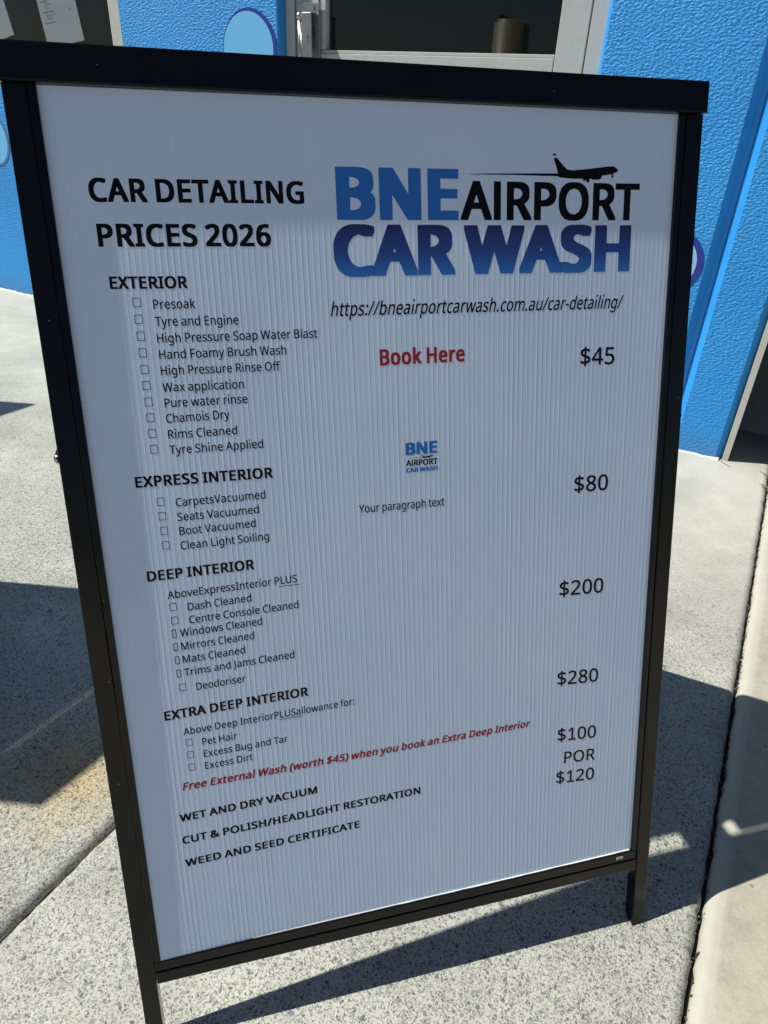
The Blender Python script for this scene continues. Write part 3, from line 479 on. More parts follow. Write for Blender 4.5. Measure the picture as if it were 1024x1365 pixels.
'0': (618, [(230,-7,346,-8,364,-6,409,5,449,24,490,60,513,93,528,123,540,156,552,205,562,289,562,429,550,517,536,566,506,629,482,659,459,681,426,702,394,714,361,721,336,723,224,723,174,714,139,701,111,684,82,657,62,629,42,589,20,515,10,438,10,282,22,196,44,128,64,88,78,70,119,29,139,16,171,2,209,-6), (281,114,256,124,230,144,217,163,204,189,190,233,182,275,178,326,178,389,190,482,209,538,230,571,241,581,256,591,286,602,314,591,338,573,353,552,368,522,380,484,390,426,392,314,380,230,359,172,329,134,299,117)]),
'2': (618, [(11,2,554,1,559,4,560,116,556,121,251,122,248,126,410,277,458,328,503,394,522,440,530,473,530,568,525,594,516,620,492,655,469,677,439,696,399,712,351,721,314,723,196,721,159,714,111,698,69,677,18,643,19,596,64,545,141,544,209,584,254,600,276,602,311,589,338,568,351,547,360,512,346,463,331,436,288,380,225,317,8,114,8,7)]),
'4': (618, [(326,2,484,2,488,7,488,149,491,152,586,152,592,158,591,268,586,271,491,271,488,275,488,711,481,716,318,715,-20,263,-20,158,-16,153,321,151,322,7), (184,272,182,275,192,289,310,445,319,456,321,455,321,273)]),
'5': (618, [(172,-7,311,-8,336,-6,386,3,426,16,459,34,502,70,523,98,538,126,550,163,555,198,555,275,550,307,538,342,510,384,489,404,459,423,409,444,346,455,214,455,210,459,220,582,224,592,501,594,505,599,505,708,501,713,74,714,68,711,65,699,40,408,41,354,86,327,169,327,241,339,266,336,301,328,324,319,355,296,373,268,382,237,380,205,373,186,358,161,339,143,319,131,276,115,239,110,196,117,141,133,99,152,29,152,24,149,24,29,44,19,94,3,131,-4)]),
'6': (618, [(235,-7,356,-8,391,-4,431,7,484,36,510,60,536,95,548,121,560,161,565,196,565,282,560,314,548,352,541,368,512,405,486,427,461,442,439,451,406,460,366,465,264,465,204,454,201,457,217,498,248,545,269,565,306,587,341,600,376,607,404,604,431,597,507,599,510,603,510,708,504,715,471,721,439,721,431,723,341,723,264,716,206,701,184,691,151,672,110,638,74,592,52,547,32,491,28,468,15,368,15,254,20,212,30,168,42,135,57,105,80,72,106,45,141,21,171,7,209,-4), (296,111,279,117,251,131,225,156,202,193,185,249,192,270,202,289,231,320,264,340,301,350,339,337,365,317,386,284,395,256,398,233,386,184,365,149,349,134,331,123)]),
'A': (685, [(-37,2,129,2,209,193,214,203,219,206,419,205,423,200,506,3,511,1,671,1,677,4,676,51,402,711,396,716,244,716,238,713,-36,56,-40,44,-40,7), (269,327,265,331,269,342,314,454,321,462,373,331,369,327)]),
'B': (696, [(61,2,414,1,454,6,506,19,544,35,584,64,605,88,619,112,635,165,635,263,626,298,605,333,591,348,564,368,546,376,545,380,580,410,593,429,603,450,612,494,612,554,608,589,596,622,580,645,551,670,519,687,484,698,454,705,396,712,351,712,344,714,64,714,59,711,58,7), (231,117,228,121,229,312,316,313,366,306,406,293,435,270,449,249,458,226,458,212,446,179,432,161,416,145,386,131,351,122,296,117), (231,430,228,433,228,592,231,595,294,595,361,586,381,580,409,565,428,543,438,515,432,494,412,461,396,450,369,439,336,432)]),
'C': (678, [(315,-7,469,-8,499,-6,546,1,609,18,612,23,612,133,606,138,536,138,471,122,404,113,364,120,331,130,284,157,258,182,234,214,214,258,202,300,198,333,198,380,202,412,217,459,239,503,262,533,284,553,309,570,339,584,371,595,414,600,456,590,524,567,604,568,640,638,639,680,631,687,614,694,581,705,529,716,446,723,321,721,264,712,239,705,194,687,129,644,100,615,74,580,47,526,35,491,25,445,20,382,20,333,22,326,22,289,30,237,40,200,57,156,77,121,98,93,144,50,184,26,211,14,256,1)]),
'D': (776, [(61,2,359,1,444,10,486,21,531,37,566,56,604,82,640,119,666,156,681,186,700,247,708,291,708,333,710,340,708,431,695,496,681,536,663,568,628,615,591,646,561,666,516,687,481,698,424,709,359,714,64,714,59,711,58,7), (231,120,228,123,228,592,231,595,279,595,346,588,411,568,449,546,472,526,501,489,522,436,532,384,528,307,508,251,495,226,462,184,414,152,336,127,261,120)]),
'E': (602, [(61,2,529,1,534,4,535,116,531,121,231,122,228,126,229,312,511,313,518,319,518,426,514,431,229,433,228,589,231,593,531,594,535,599,535,708,531,713,64,714,58,711,58,7)]),
'F': (565, [(61,2,221,1,227,4,229,282,511,283,517,286,518,398,514,403,229,406,228,589,231,593,531,594,535,599,535,708,531,713,64,714,58,711,58,7)]),
'G': (774, [(330,-7,489,-8,551,-4,611,6,661,17,692,28,695,32,695,394,689,399,371,398,368,394,368,284,371,279,521,278,525,275,524,127,496,120,449,113,396,115,336,131,284,159,255,186,227,228,210,270,202,298,195,349,202,412,214,452,226,477,252,517,281,546,314,568,344,582,389,595,416,600,441,600,509,586,571,565,646,566,656,578,682,636,682,678,676,685,616,705,561,716,524,721,389,723,321,719,274,709,224,694,189,677,144,649,120,629,85,589,52,533,38,496,25,443,20,382,20,331,22,324,22,289,30,240,38,212,59,156,100,95,139,59,179,33,221,14,266,1)]),
'H': (787, [(61,2,221,1,227,4,228,307,231,311,511,310,513,4,519,1,676,1,681,4,682,708,679,713,519,714,513,711,512,436,509,432,231,432,228,436,227,711,221,714,64,714,59,711,58,7)]),
'I': (385, [(3,2,331,1,337,4,336,94,324,99,266,110,255,116,255,596,264,602,331,617,337,622,338,708,334,713,6,714,1,711,0,624,2,620,9,616,76,602,85,596,85,116,74,110,14,99,1,94,0,7)]),
'L': (570, [(61,2,534,1,540,7,540,116,536,121,231,122,228,126,228,708,221,714,64,714,58,708,58,7)]),
'M': (953, [(61,2,214,1,219,4,221,371,224,371,228,361,369,9,376,2,521,1,526,4,676,371,680,368,681,4,686,1,847,2,850,7,849,711,844,714,644,714,639,711,458,272,451,263,269,711,264,714,61,713,58,708,58,7)]),
'N': (806, [(61,2,214,1,219,4,221,429,236,412,519,3,524,1,696,1,701,4,702,708,699,713,546,714,541,711,539,283,534,286,239,712,234,714,64,714,59,711,58,7)]),
'O': (827, [(318,-7,459,-8,481,-6,549,8,594,26,634,50,682,95,708,130,731,175,742,207,752,247,760,305,760,412,755,454,745,501,721,564,706,589,678,627,646,656,604,684,561,703,524,714,461,723,324,723,256,714,196,695,171,682,139,660,120,645,90,613,57,559,38,508,28,466,22,429,22,391,20,384,22,289,28,251,38,209,54,163,67,137,85,109,121,69,171,33,196,20,239,6,281,-4), (386,114,346,121,301,140,276,157,244,193,224,228,205,286,198,333,198,382,205,429,224,487,255,536,274,556,321,584,366,597,394,601,429,595,476,577,509,556,528,536,548,505,572,445,580,412,585,349,572,270,548,209,528,179,494,148,461,130,421,117)]),
'P': (651, [(61,2,221,1,227,4,229,258,366,262,431,274,469,287,516,313,532,326,561,359,581,398,592,443,595,470,592,547,578,596,566,620,549,642,526,663,504,677,474,691,446,700,376,712,334,712,326,714,64,714,58,711,58,7), (231,378,228,382,229,593,261,595,319,588,354,577,384,560,400,543,411,524,420,491,408,447,390,422,359,401,319,388,281,381)]),
'R': (668, [(61,2,221,1,227,4,228,272,231,276,286,276,292,272,464,3,469,1,639,1,644,4,643,51,476,307,479,312,504,324,539,348,566,380,585,417,592,447,595,475,592,554,577,608,549,648,526,667,506,680,486,689,444,702,381,712,344,712,336,714,64,714,58,711,58,7), (231,392,228,396,229,591,291,593,324,588,366,575,384,565,406,540,418,512,420,498,408,457,392,433,364,413,334,402,296,395)]),
'S': (595, [(168,-7,314,-8,356,-4,421,14,474,43,502,70,526,105,535,128,540,151,542,237,532,284,515,317,491,343,446,375,386,403,284,441,234,467,212,484,204,496,192,526,199,547,210,564,224,577,251,591,284,600,299,600,346,590,419,567,494,568,501,578,525,641,525,680,514,689,466,705,379,721,346,721,339,723,209,721,161,712,109,691,76,670,60,655,34,617,20,568,20,487,34,433,55,398,89,367,126,343,176,319,286,279,334,253,361,223,370,198,358,165,339,143,309,126,256,113,236,113,191,120,151,129,89,150,16,150,11,147,10,30,12,25,24,19,79,3,119,-4)]),
'T': (602, [(196,2,356,1,362,4,362,589,366,593,581,594,585,599,585,708,581,713,-24,714,-29,711,-30,599,-26,594,189,593,192,589,192,7)]),
'U': (777, [(298,-7,429,-8,484,-1,536,14,584,41,622,74,643,102,658,130,675,182,680,216,680,708,676,713,516,714,511,711,510,254,508,237,496,200,483,177,456,145,416,124,369,113,349,115,311,126,279,143,258,163,244,182,234,200,225,228,220,258,219,711,214,714,56,714,51,711,50,221,55,184,65,147,79,114,98,86,120,60,144,41,176,21,206,9,244,-1)]),
'V': (646, [(218,2,379,1,387,7,640,669,640,708,636,713,471,714,466,711,301,276,297,279,287,305,134,711,129,714,-34,714,-39,711,-40,669,-36,657,213,7)]),
'W': (976, [(163,2,326,1,331,4,461,416,464,416,468,408,596,4,601,1,764,2,772,21,958,669,956,711,951,714,789,714,784,711,680,331,676,323,674,323,550,706,544,713,381,714,376,711,254,327,250,328,145,711,139,714,-24,713,-28,708,-28,666,158,14)]),
'X': (632, [(-32,2,134,1,139,3,291,229,441,3,446,1,614,1,619,4,618,51,399,373,603,666,605,708,602,713,436,714,431,712,294,511,157,713,-14,714,-19,711,-19,666,185,370,-31,53,-35,44,-35,7)]),
'Y': (612, [(201,2,361,1,367,4,368,258,603,664,605,708,601,713,436,714,431,712,424,704,284,458,269,477,136,712,131,714,-34,714,-39,711,-38,666,198,256,198,7)]),
'a': (607, [(152,-7,279,-8,324,-1,351,7,369,16,373,14,376,4,381,1,514,1,519,4,520,408,518,426,508,461,488,498,464,521,434,538,389,551,354,556,224,556,186,551,136,539,91,524,66,510,65,468,89,412,94,407,174,406,251,434,284,439,314,428,329,417,343,396,352,366,352,352,349,348,216,343,156,334,111,321,94,314,61,295,35,270,24,254,12,228,5,184,8,114,15,84,24,63,54,29,86,9,119,-1), (234,109,201,124,189,137,180,158,180,168,187,184,202,205,239,225,269,234,316,241,351,242,352,221,348,198,341,179,325,154,306,136,286,124,259,113,241,108)]),
'b': (661, [(275,-7,394,-8,436,-1,464,7,494,22,514,36,540,60,555,79,572,107,588,149,595,182,600,226,600,321,595,366,585,408,573,438,561,461,545,482,509,516,471,538,439,549,394,556,279,556,214,543,211,753,206,756,51,756,45,750,45,7,51,1,181,1,188,4,194,15,236,-1), (314,111,289,119,269,129,252,144,239,163,220,216,212,277,220,335,229,366,242,391,261,413,276,423,314,437,326,437,369,418,396,391,411,363,422,324,428,291,428,254,413,191,390,149,379,136,351,118,329,110)]),
'e': (610, [(248,-7,386,-8,414,-6,464,3,506,16,524,23,530,30,530,137,526,142,454,143,364,115,334,110,306,113,266,126,246,138,225,158,212,177,198,207,192,230,196,234,546,234,552,237,552,356,542,408,528,445,500,487,471,514,449,528,419,542,389,551,361,556,224,556,169,543,136,528,106,509,80,484,65,466,42,426,22,370,15,319,15,223,28,156,46,112,78,67,101,45,131,26,166,9,194,1), (201,346,198,349,202,361,209,377,228,403,256,426,291,439,326,426,350,405,366,380,376,349,371,346)]),
'h': (664, [(48,2,206,1,212,4,212,282,220,335,234,375,250,401,279,423,316,437,331,437,351,430,376,416,396,391,408,359,410,333,411,4,416,1,571,1,578,7,578,384,572,426,561,463,542,494,521,516,484,538,439,551,406,556,284,556,214,541,212,750,206,756,51,756,45,750,45,7)]),
'i': (304, [(48,2,206,1,212,7,212,540,206,546,51,546,45,540,45,7), (80,629,174,628,189,632,210,648,220,669,220,738,213,755,201,768,191,774,171,779,86,779,66,773,50,762,42,748,38,731,38,676,40,664,54,642,66,633)]),
'k': (580, [(48,2,206,1,211,4,212,184,224,195,381,2,559,1,565,7,564,46,353,307,355,312,545,498,548,503,547,543,541,546,369,545,252,431,216,397,214,398,212,750,206,756,51,756,45,750,45,7)]),
'l': (304, [(48,2,206,1,212,7,212,750,206,756,51,756,45,750,45,7)]),
'n': (664, [(48,2,206,1,212,4,212,282,220,335,232,370,250,401,279,423,316,437,331,437,351,430,376,416,396,391,408,359,410,333,411,4,416,1,571,1,576,4,578,384,575,410,568,445,556,475,540,498,516,521,496,533,469,545,414,556,276,556,241,549,201,534,196,543,191,546,51,546,46,543,45,7)]),
'o': (651, [(238,-7,359,-8,409,-1,444,9,496,38,522,60,542,84,556,105,575,147,585,182,590,214,590,333,585,366,568,419,553,447,535,473,506,502,466,528,421,546,374,556,231,556,164,540,134,526,106,509,78,482,44,436,30,401,20,361,15,319,15,228,22,177,39,128,54,100,75,72,91,55,121,31,154,13,176,5,209,-4), (294,111,251,129,235,142,214,170,195,216,188,256,188,293,195,333,207,366,225,396,259,423,294,437,309,437,336,428,354,419,383,391,401,361,410,335,418,300,420,270,410,214,394,175,380,154,364,136,336,119,309,110)]),
'p': (661, [(48,-222,206,-223,211,-220,212,2,216,6,246,-4,279,-8,394,-8,436,-1,464,7,489,19,514,36,540,60,561,88,585,142,598,200,600,324,595,368,588,401,573,440,558,466,542,487,514,514,474,538,434,551,406,556,269,556,234,549,201,535,191,546,51,546,46,543,45,-217), (314,111,289,119,266,131,244,156,229,186,220,216,212,279,218,324,225,354,234,377,250,403,271,420,286,428,314,437,326,437,351,428,371,416,396,389,413,354,422,324,428,293,428,256,422,228,408,184,385,147,354,121,326,110)]),
'r': (459, [(48,2,206,1,212,4,212,284,218,314,227,342,252,384,274,404,304,422,334,432,341,430,421,430,426,433,438,498,438,545,431,552,409,556,274,556,239,547,204,529,199,530,197,543,191,546,51,546,46,543,45,7)]),
's': (525, [(142,-7,286,-8,346,1,386,14,414,29,445,56,459,77,472,116,475,186,468,223,450,256,414,288,374,309,279,345,214,373,190,389,180,405,188,417,204,428,226,437,244,440,291,432,356,411,429,412,438,424,462,477,462,517,454,526,399,544,331,556,179,556,126,546,89,533,54,511,38,496,24,477,12,443,10,377,16,342,35,307,59,285,94,263,261,195,292,175,305,154,291,132,276,121,256,113,224,106,156,120,91,143,19,143,14,140,14,25,29,16,61,6,104,-4)]),
't': (407, [(188,-7,309,-8,361,1,374,5,380,11,379,112,374,115,299,115,281,110,264,112,246,122,232,140,220,177,220,433,224,437,372,438,375,443,375,540,369,546,224,546,220,550,220,657,217,662,94,663,88,659,54,556,-24,519,-25,443,-19,437,49,437,52,433,52,121,58,93,67,67,85,39,104,22,124,9,154,-1)]),
'u': (664, [(208,-7,331,-8,384,1,416,13,421,4,426,1,566,1,572,4,572,540,569,545,411,546,406,543,405,258,398,209,386,177,368,147,341,126,326,118,299,110,286,110,261,118,241,131,222,156,210,191,208,219,207,543,201,546,46,546,41,543,40,142,45,114,59,74,89,36,121,14,144,5,176,-4)]),
'w': (832, [(121,2,291,1,298,4,391,275,394,275,402,251,484,4,489,1,659,1,664,3,670,16,812,494,815,503,814,546,809,549,651,549,646,546,572,286,569,283,485,538,479,548,311,549,306,546,228,312,216,286,205,317,141,546,136,549,-27,547,-30,543,-30,505,110,30)]),
'x': (575, [(-17,2,154,2,264,145,275,135,374,2,544,1,549,4,548,49,373,279,539,501,540,540,537,545,364,545,266,414,261,416,178,531,164,545,-6,546,-11,543,-12,501,155,279,-19,49,-20,7)]),
'y': (556, [(15,-222,144,-223,171,-218,199,-210,238,-187,268,-156,291,-124,323,-56,546,491,550,503,550,540,546,545,381,546,375,543,259,247,254,251,135,543,129,546,-31,546,-37,543,-38,501,-33,489,168,23,136,-49,115,-77,96,-92,64,-105,-24,-104,-29,-107,-29,-212,-14,-218)]),
},
'h': {
'A': (715, [(-63,2,156,2,239,197,244,201,394,199,481,2,699,1,702,4,701,70,424,716,216,716,212,713,-61,75,-65,63), (301,337,298,340,302,350,316,385,321,386,340,340,336,337)]),
'B': (726, [(34,2,441,1,464,3,514,12,546,23,576,37,615,66,644,107,660,159,660,277,652,306,643,327,619,357,588,379,605,397,623,424,632,449,638,479,638,561,632,595,621,627,605,649,589,664,546,688,511,698,481,705,424,712,379,712,371,714,34,712), (256,133,252,136,254,304,289,305,339,298,379,286,394,276,418,250,430,225,430,218,421,195,408,177,384,157,346,142,306,135), (256,437,252,440,254,579,294,578,334,571,369,558,395,538,410,511,398,483,381,464,354,450,321,441,284,437)]),
'C': (708, [(288,-7,496,-8,526,-6,604,8,634,17,638,20,636,152,509,153,444,137,404,133,359,145,334,157,311,171,282,197,249,247,235,284,228,313,222,345,222,368,235,427,252,468,288,518,311,539,336,556,394,578,411,580,496,553,631,554,665,620,665,681,659,688,609,705,556,716,519,721,336,723,329,721,294,721,236,712,181,694,116,657,75,620,34,561,12,508,5,479,-2,434,-2,399,-5,393,-5,322,0,256,10,209,32,150,52,116,72,88,116,49,156,25,184,14,229,1)]),
'E': (632, [(34,2,559,3,560,134,556,137,256,137,252,141,252,302,256,305,539,305,542,309,542,436,539,439,254,441,252,574,256,578,556,578,560,581,558,713,34,712)]),
'H': (817, [(34,2,251,3,252,300,256,303,486,302,489,3,706,3,706,713,489,712,488,443,484,439,254,440,251,712,34,712)]),
'N': (836, [(34,2,241,1,245,4,246,346,256,336,493,2,726,3,726,713,519,714,515,711,514,367,509,370,266,712,261,714,34,712)]),
'R': (698, [(34,2,251,3,252,265,256,269,264,267,271,259,436,3,441,1,669,3,668,70,512,302,513,306,564,338,588,363,608,399,618,434,620,529,612,583,602,613,591,631,576,649,554,669,514,690,471,703,409,712,371,712,364,714,34,712), (256,403,252,406,252,574,256,578,264,578,306,571,339,560,356,550,381,524,392,497,392,490,381,461,368,443,349,428,326,416,306,410)]),
'S': (625, [(140,-7,341,-8,384,-4,414,3,449,14,501,42,528,66,546,91,560,122,565,145,568,252,558,297,540,329,517,354,474,383,414,410,311,448,261,473,238,493,224,513,222,524,235,547,251,562,291,580,336,571,391,553,519,553,526,561,550,622,550,683,546,688,494,705,406,721,374,721,366,723,181,721,134,712,81,692,49,671,25,647,14,631,2,606,-5,574,-5,472,9,420,30,386,61,357,121,323,236,281,286,258,306,246,328,227,342,202,333,181,311,158,281,141,246,131,179,144,116,164,-14,163,-14,24,-4,18,51,3,91,-4)]),
'W': (1006, [(137,2,354,1,358,4,461,326,465,325,470,311,571,3,791,2,798,18,982,649,981,712,759,712,674,416,670,420,575,708,571,713,354,714,349,711,256,422,253,422,248,438,171,711,166,714,-51,713,-52,647)]),
},
'm': {
'A': (683, [(-36,2,128,2,212,203,216,206,419,206,426,198,508,2,671,1,675,4,673,53,396,716,244,716,240,713,-33,58,-38,46), (266,327,263,331,267,340,317,463,321,466,375,331,371,327)]),
'I': (324, [(59,2,219,1,222,4,222,711,219,714,61,714,58,711)]),
'O': (825, [(318,-7,459,-8,481,-6,549,8,594,26,634,50,680,93,706,128,728,172,740,205,750,244,758,303,758,415,748,482,728,543,716,571,690,610,675,629,646,656,604,684,561,703,524,714,461,723,324,723,256,714,196,695,171,682,139,660,92,615,59,561,40,510,30,468,25,431,25,394,22,387,25,286,30,249,40,207,67,140,102,88,139,55,171,33,196,20,239,6,281,-4), (386,114,346,121,301,140,276,157,250,184,222,230,208,270,195,335,195,380,202,426,222,484,252,533,274,556,321,584,366,597,394,601,429,595,476,577,509,556,530,533,551,503,575,443,582,410,588,352,575,272,551,212,530,182,506,157,461,130,421,117)]),
'P': (649, [(62,2,221,1,225,4,227,258,366,262,431,274,469,287,516,313,531,325,558,356,578,396,590,440,592,468,590,550,576,599,563,622,535,655,504,677,474,691,446,700,376,712,334,712,326,714,64,714,60,711), (229,378,225,382,226,593,261,595,319,588,354,577,384,560,406,536,418,508,422,489,411,450,392,424,359,401,319,388,281,381)]),
'R': (666, [(62,2,221,1,225,4,225,272,229,276,289,276,293,272,464,3,469,1,639,1,642,4,641,53,475,307,524,336,539,349,563,377,582,415,590,445,592,473,590,557,574,610,548,648,526,667,506,680,486,689,444,702,381,712,344,712,336,714,64,714,60,711), (229,392,225,396,226,591,291,593,324,588,366,575,384,565,408,538,420,510,422,498,420,484,411,459,395,436,364,413,334,402,296,395)]),
'T': (600, [(197,2,356,1,360,4,360,589,364,593,579,593,582,596,582,711,579,714,-24,714,-28,711,-28,596,-24,593,191,593,195,589)]),
},
}
TRI = {}
def glyph(st, ch):
    if (st, ch) not in TRI:
        adv, flat = FONT[st][ch]; loops = [list(zip(l[0::2], l[1::2])) for l in flat]; vs = [Vector((x, y, 0)) for l in loops for x, y in l]
        tr = []; start = [0]
        for l in loops: start.append(start[-1] + len(l))
        area = [sum(a[0]*b[1]-b[0]*a[1] for a, b in zip(l, l[1:] + l[:1])) for l in loops]
        big = max(area, key=abs) if area else 0
        outers = [i for i, a in enumerate(area) if a*big > 0]; kids = {i: [] for i in outers}
        for i, a in enumerate(area):
            if a*big < 0:
                px_, py_ = loops[i][0]
                def inside(l):
                    c = False
                    for (x0, y0), (x1, y1) in zip(l, l[1:] + l[:1]):
                        if (y0 > py_) != (y1 > py_) and px_ < (x1-x0)*(py_-y0)/(y1-y0) + x0: c = not c
                    return c
                cand = [j for j in outers if inside(loops[j])]
                if cand: kids[min(cand, key=lambda j: abs(area[j]))].append(i)
        for i in outers:
            ids = [i] + kids[i]; flat_i = [start[j] + k for j in ids for k in range(len(loops[j]))]
            for t in tessellate_polygon([[Vector((x, y, 0)) for x, y in loops[j]] for j in ids]): tr.append([flat_i[q] for q in t])
        TRI[(st, ch)] = (adv, vs, tr)
    return TRI[(st, ch)]
def layout(s, st, track=0):
    x = 0; out = []
    for ch in s:
        if ch == ' ': x += 235 + track; continue
        adv, vs, tr = glyph(st, ch); out.append((x, vs, tr)); x += adv + track
    mn = min(v.x + q[0] for q in out[:1] for v in q[1]); mx = max(v.x + out[-1][0] for v in out[-1][1])
    return out, mn, mx
def text_mesh(bm, s, st, x0, y0, x1, y1, cap, shear=0.0, track=0, zf=lambda x, y: 0.0):
    out, mn, mx = layout(s, st, track); sx = (x1-x0)/(mx-mn); sy = cap/714.0; ed = []
    for off, vs, tr in out:
        q = []
        for v in vs:
            x = x0 + (v.x + off - mn)*sx + shear*v.y*sy; y = y0 + (y1-y0)*(x-x0)/(x1-x0) + v.y*sy
            q.append(bm.verts.new((x, y, zf(x, y))))
        for t in tr:
            try: bm.faces.new([q[i] for i in t])
            except ValueError: pass
def flip_up(bm):
    for f in bm.faces:
        f.normal_update()
        if f.normal.z < 0: f.normal_flip()
def raw(bm, name):
    flip_up(bm); me = bpy.data.meshes.new(name); bm.to_mesh(me); bm.free(); return me

# papers: frames in the window, x right, y up, z toward the street
M_PAPER = mat('white_paper', (0.80, 0.82, 0.85), 0.7)
def paper(px, pz, ang, label, lines, w=0.215, h=0.30):
    """pz: bottom edge, px: bottom left corner"""
    F = MW @ Matrix.Translation((px, 0.046, pz)) @ Matrix.Rotation(rad(90), 4, 'X') @ Matrix.Rotation(rad(ang), 4, 'Z')
    o = box('taped_paper', (0, 0, 0), (w, h, 0.0008), M_PAPER, None, F); tag(o, label, 'paper', 'papers taped inside the window')
    if lines:
        bm = bmesh.new(); rg = random.Random(3)
        def ln(s, st, x, y, wd, cap): text_mesh(bm, s, st, x, y, x+wd, y, cap, zf=lambda a, b: 0.0012)
        rows = ["Presoak", "Tyre and Engine", "High Pressure Soap Water Blast", "Hand Foamy Brush Wash", "Wax application", "Pure water rinse", "Chamois Dry", "Rims Cleaned", "Tyre Shine Applied", "CarpetsVacuumed", "Seats Vacuumed", "Boot Vacuumed", "Clean Light Soiling"]
        y = h-0.02; ln("CAR DETAILING", 'b', 0.022, h-0.035, 0.075, 0.009); ln("PRICES 2026", 'b', 0.022, h-0.05, 0.06, 0.008)
        y = h-0.068; i = 0
        for head in ("EXTERIOR", "EXPRESS INTERIOR", "DEEP INTERIOR", "EXTRA DEEP INTERIOR", "WET AND DRY VACUUM"):
            ln(head, 'b', 0.022, y, 0.0032*len(head), 0.0036)
            if head != "WET AND DRY VACUUM": ln("$%s" % {"EXTERIOR": "45", "EXPRESS INTERIOR": "80", "DEEP INTERIOR": "200", "EXTRA DEEP INTERIOR": "280"}[head], 'r', 0.168, y-0.010, 0.013 + 0.003*(head[0:2] in ('DE', 'EX') and head[:4] != 'EXTE' and head[:4] != 'EXPR'), 0.005)
            y -= 0.0062
            for k in range(7 if head == "EXTERIOR" else 4 if head != "WET AND DRY VACUUM" else 0):
                s = rows[i % len(rows)]; i += 1; ln(s, 'r', 0.036, y, 0.0021*len(s), 0.0027); y -= 0.0054
            y -= 0.007
        me = raw(bm, 'printed_lines'); tag(link('printed_lines', me, ink('paper_print', (0.03, 0.03, 0.035)), o, F), kind='stuff')
paper(-2.800, 1.030, 8, 'white printed price list taped inside the dark window beside its right frame', True)
paper(-3.205, 1.030, 12, 'plain white paper at the far left of the dark window', False)

# bollard standing inside, seen through the door glass
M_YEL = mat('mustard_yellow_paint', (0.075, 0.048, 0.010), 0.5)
bo = root('yellow_bollard', MW @ Matrix.Translation((-0.937, 0.262, 0.02)), 'dull yellow round bollard seen dimly through the door glass', 'bollard')
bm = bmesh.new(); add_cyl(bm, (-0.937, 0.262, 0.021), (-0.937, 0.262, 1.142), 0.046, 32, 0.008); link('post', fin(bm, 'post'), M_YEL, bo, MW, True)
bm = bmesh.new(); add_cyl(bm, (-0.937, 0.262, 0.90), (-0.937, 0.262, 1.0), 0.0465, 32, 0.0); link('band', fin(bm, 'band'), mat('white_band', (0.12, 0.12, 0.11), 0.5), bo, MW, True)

# ---------------------------------------------------------------- THE PRICE BOARD
W, H = 0.58, 0.8528
S_, T_ = 0.0184, 0.0070           # stile width, retaining strip width
RT = 0.0283                        # top rail height
LB, RB = 0.0123, 0.0166            # bottom strip and bottom rail heights
FOOT = -0.1190
base = (T0 + U*W/2); rootM = Matrix.Translation((base.x + 0.06, base.y + 0.30, 0)) @ Matrix.Rotation(math.atan2(U.y, U.x), 4, 'Z')
SIGN = root('price_board', rootM, 'black framed folding price board with white fluted panel of car cleaning prices', 'sign')

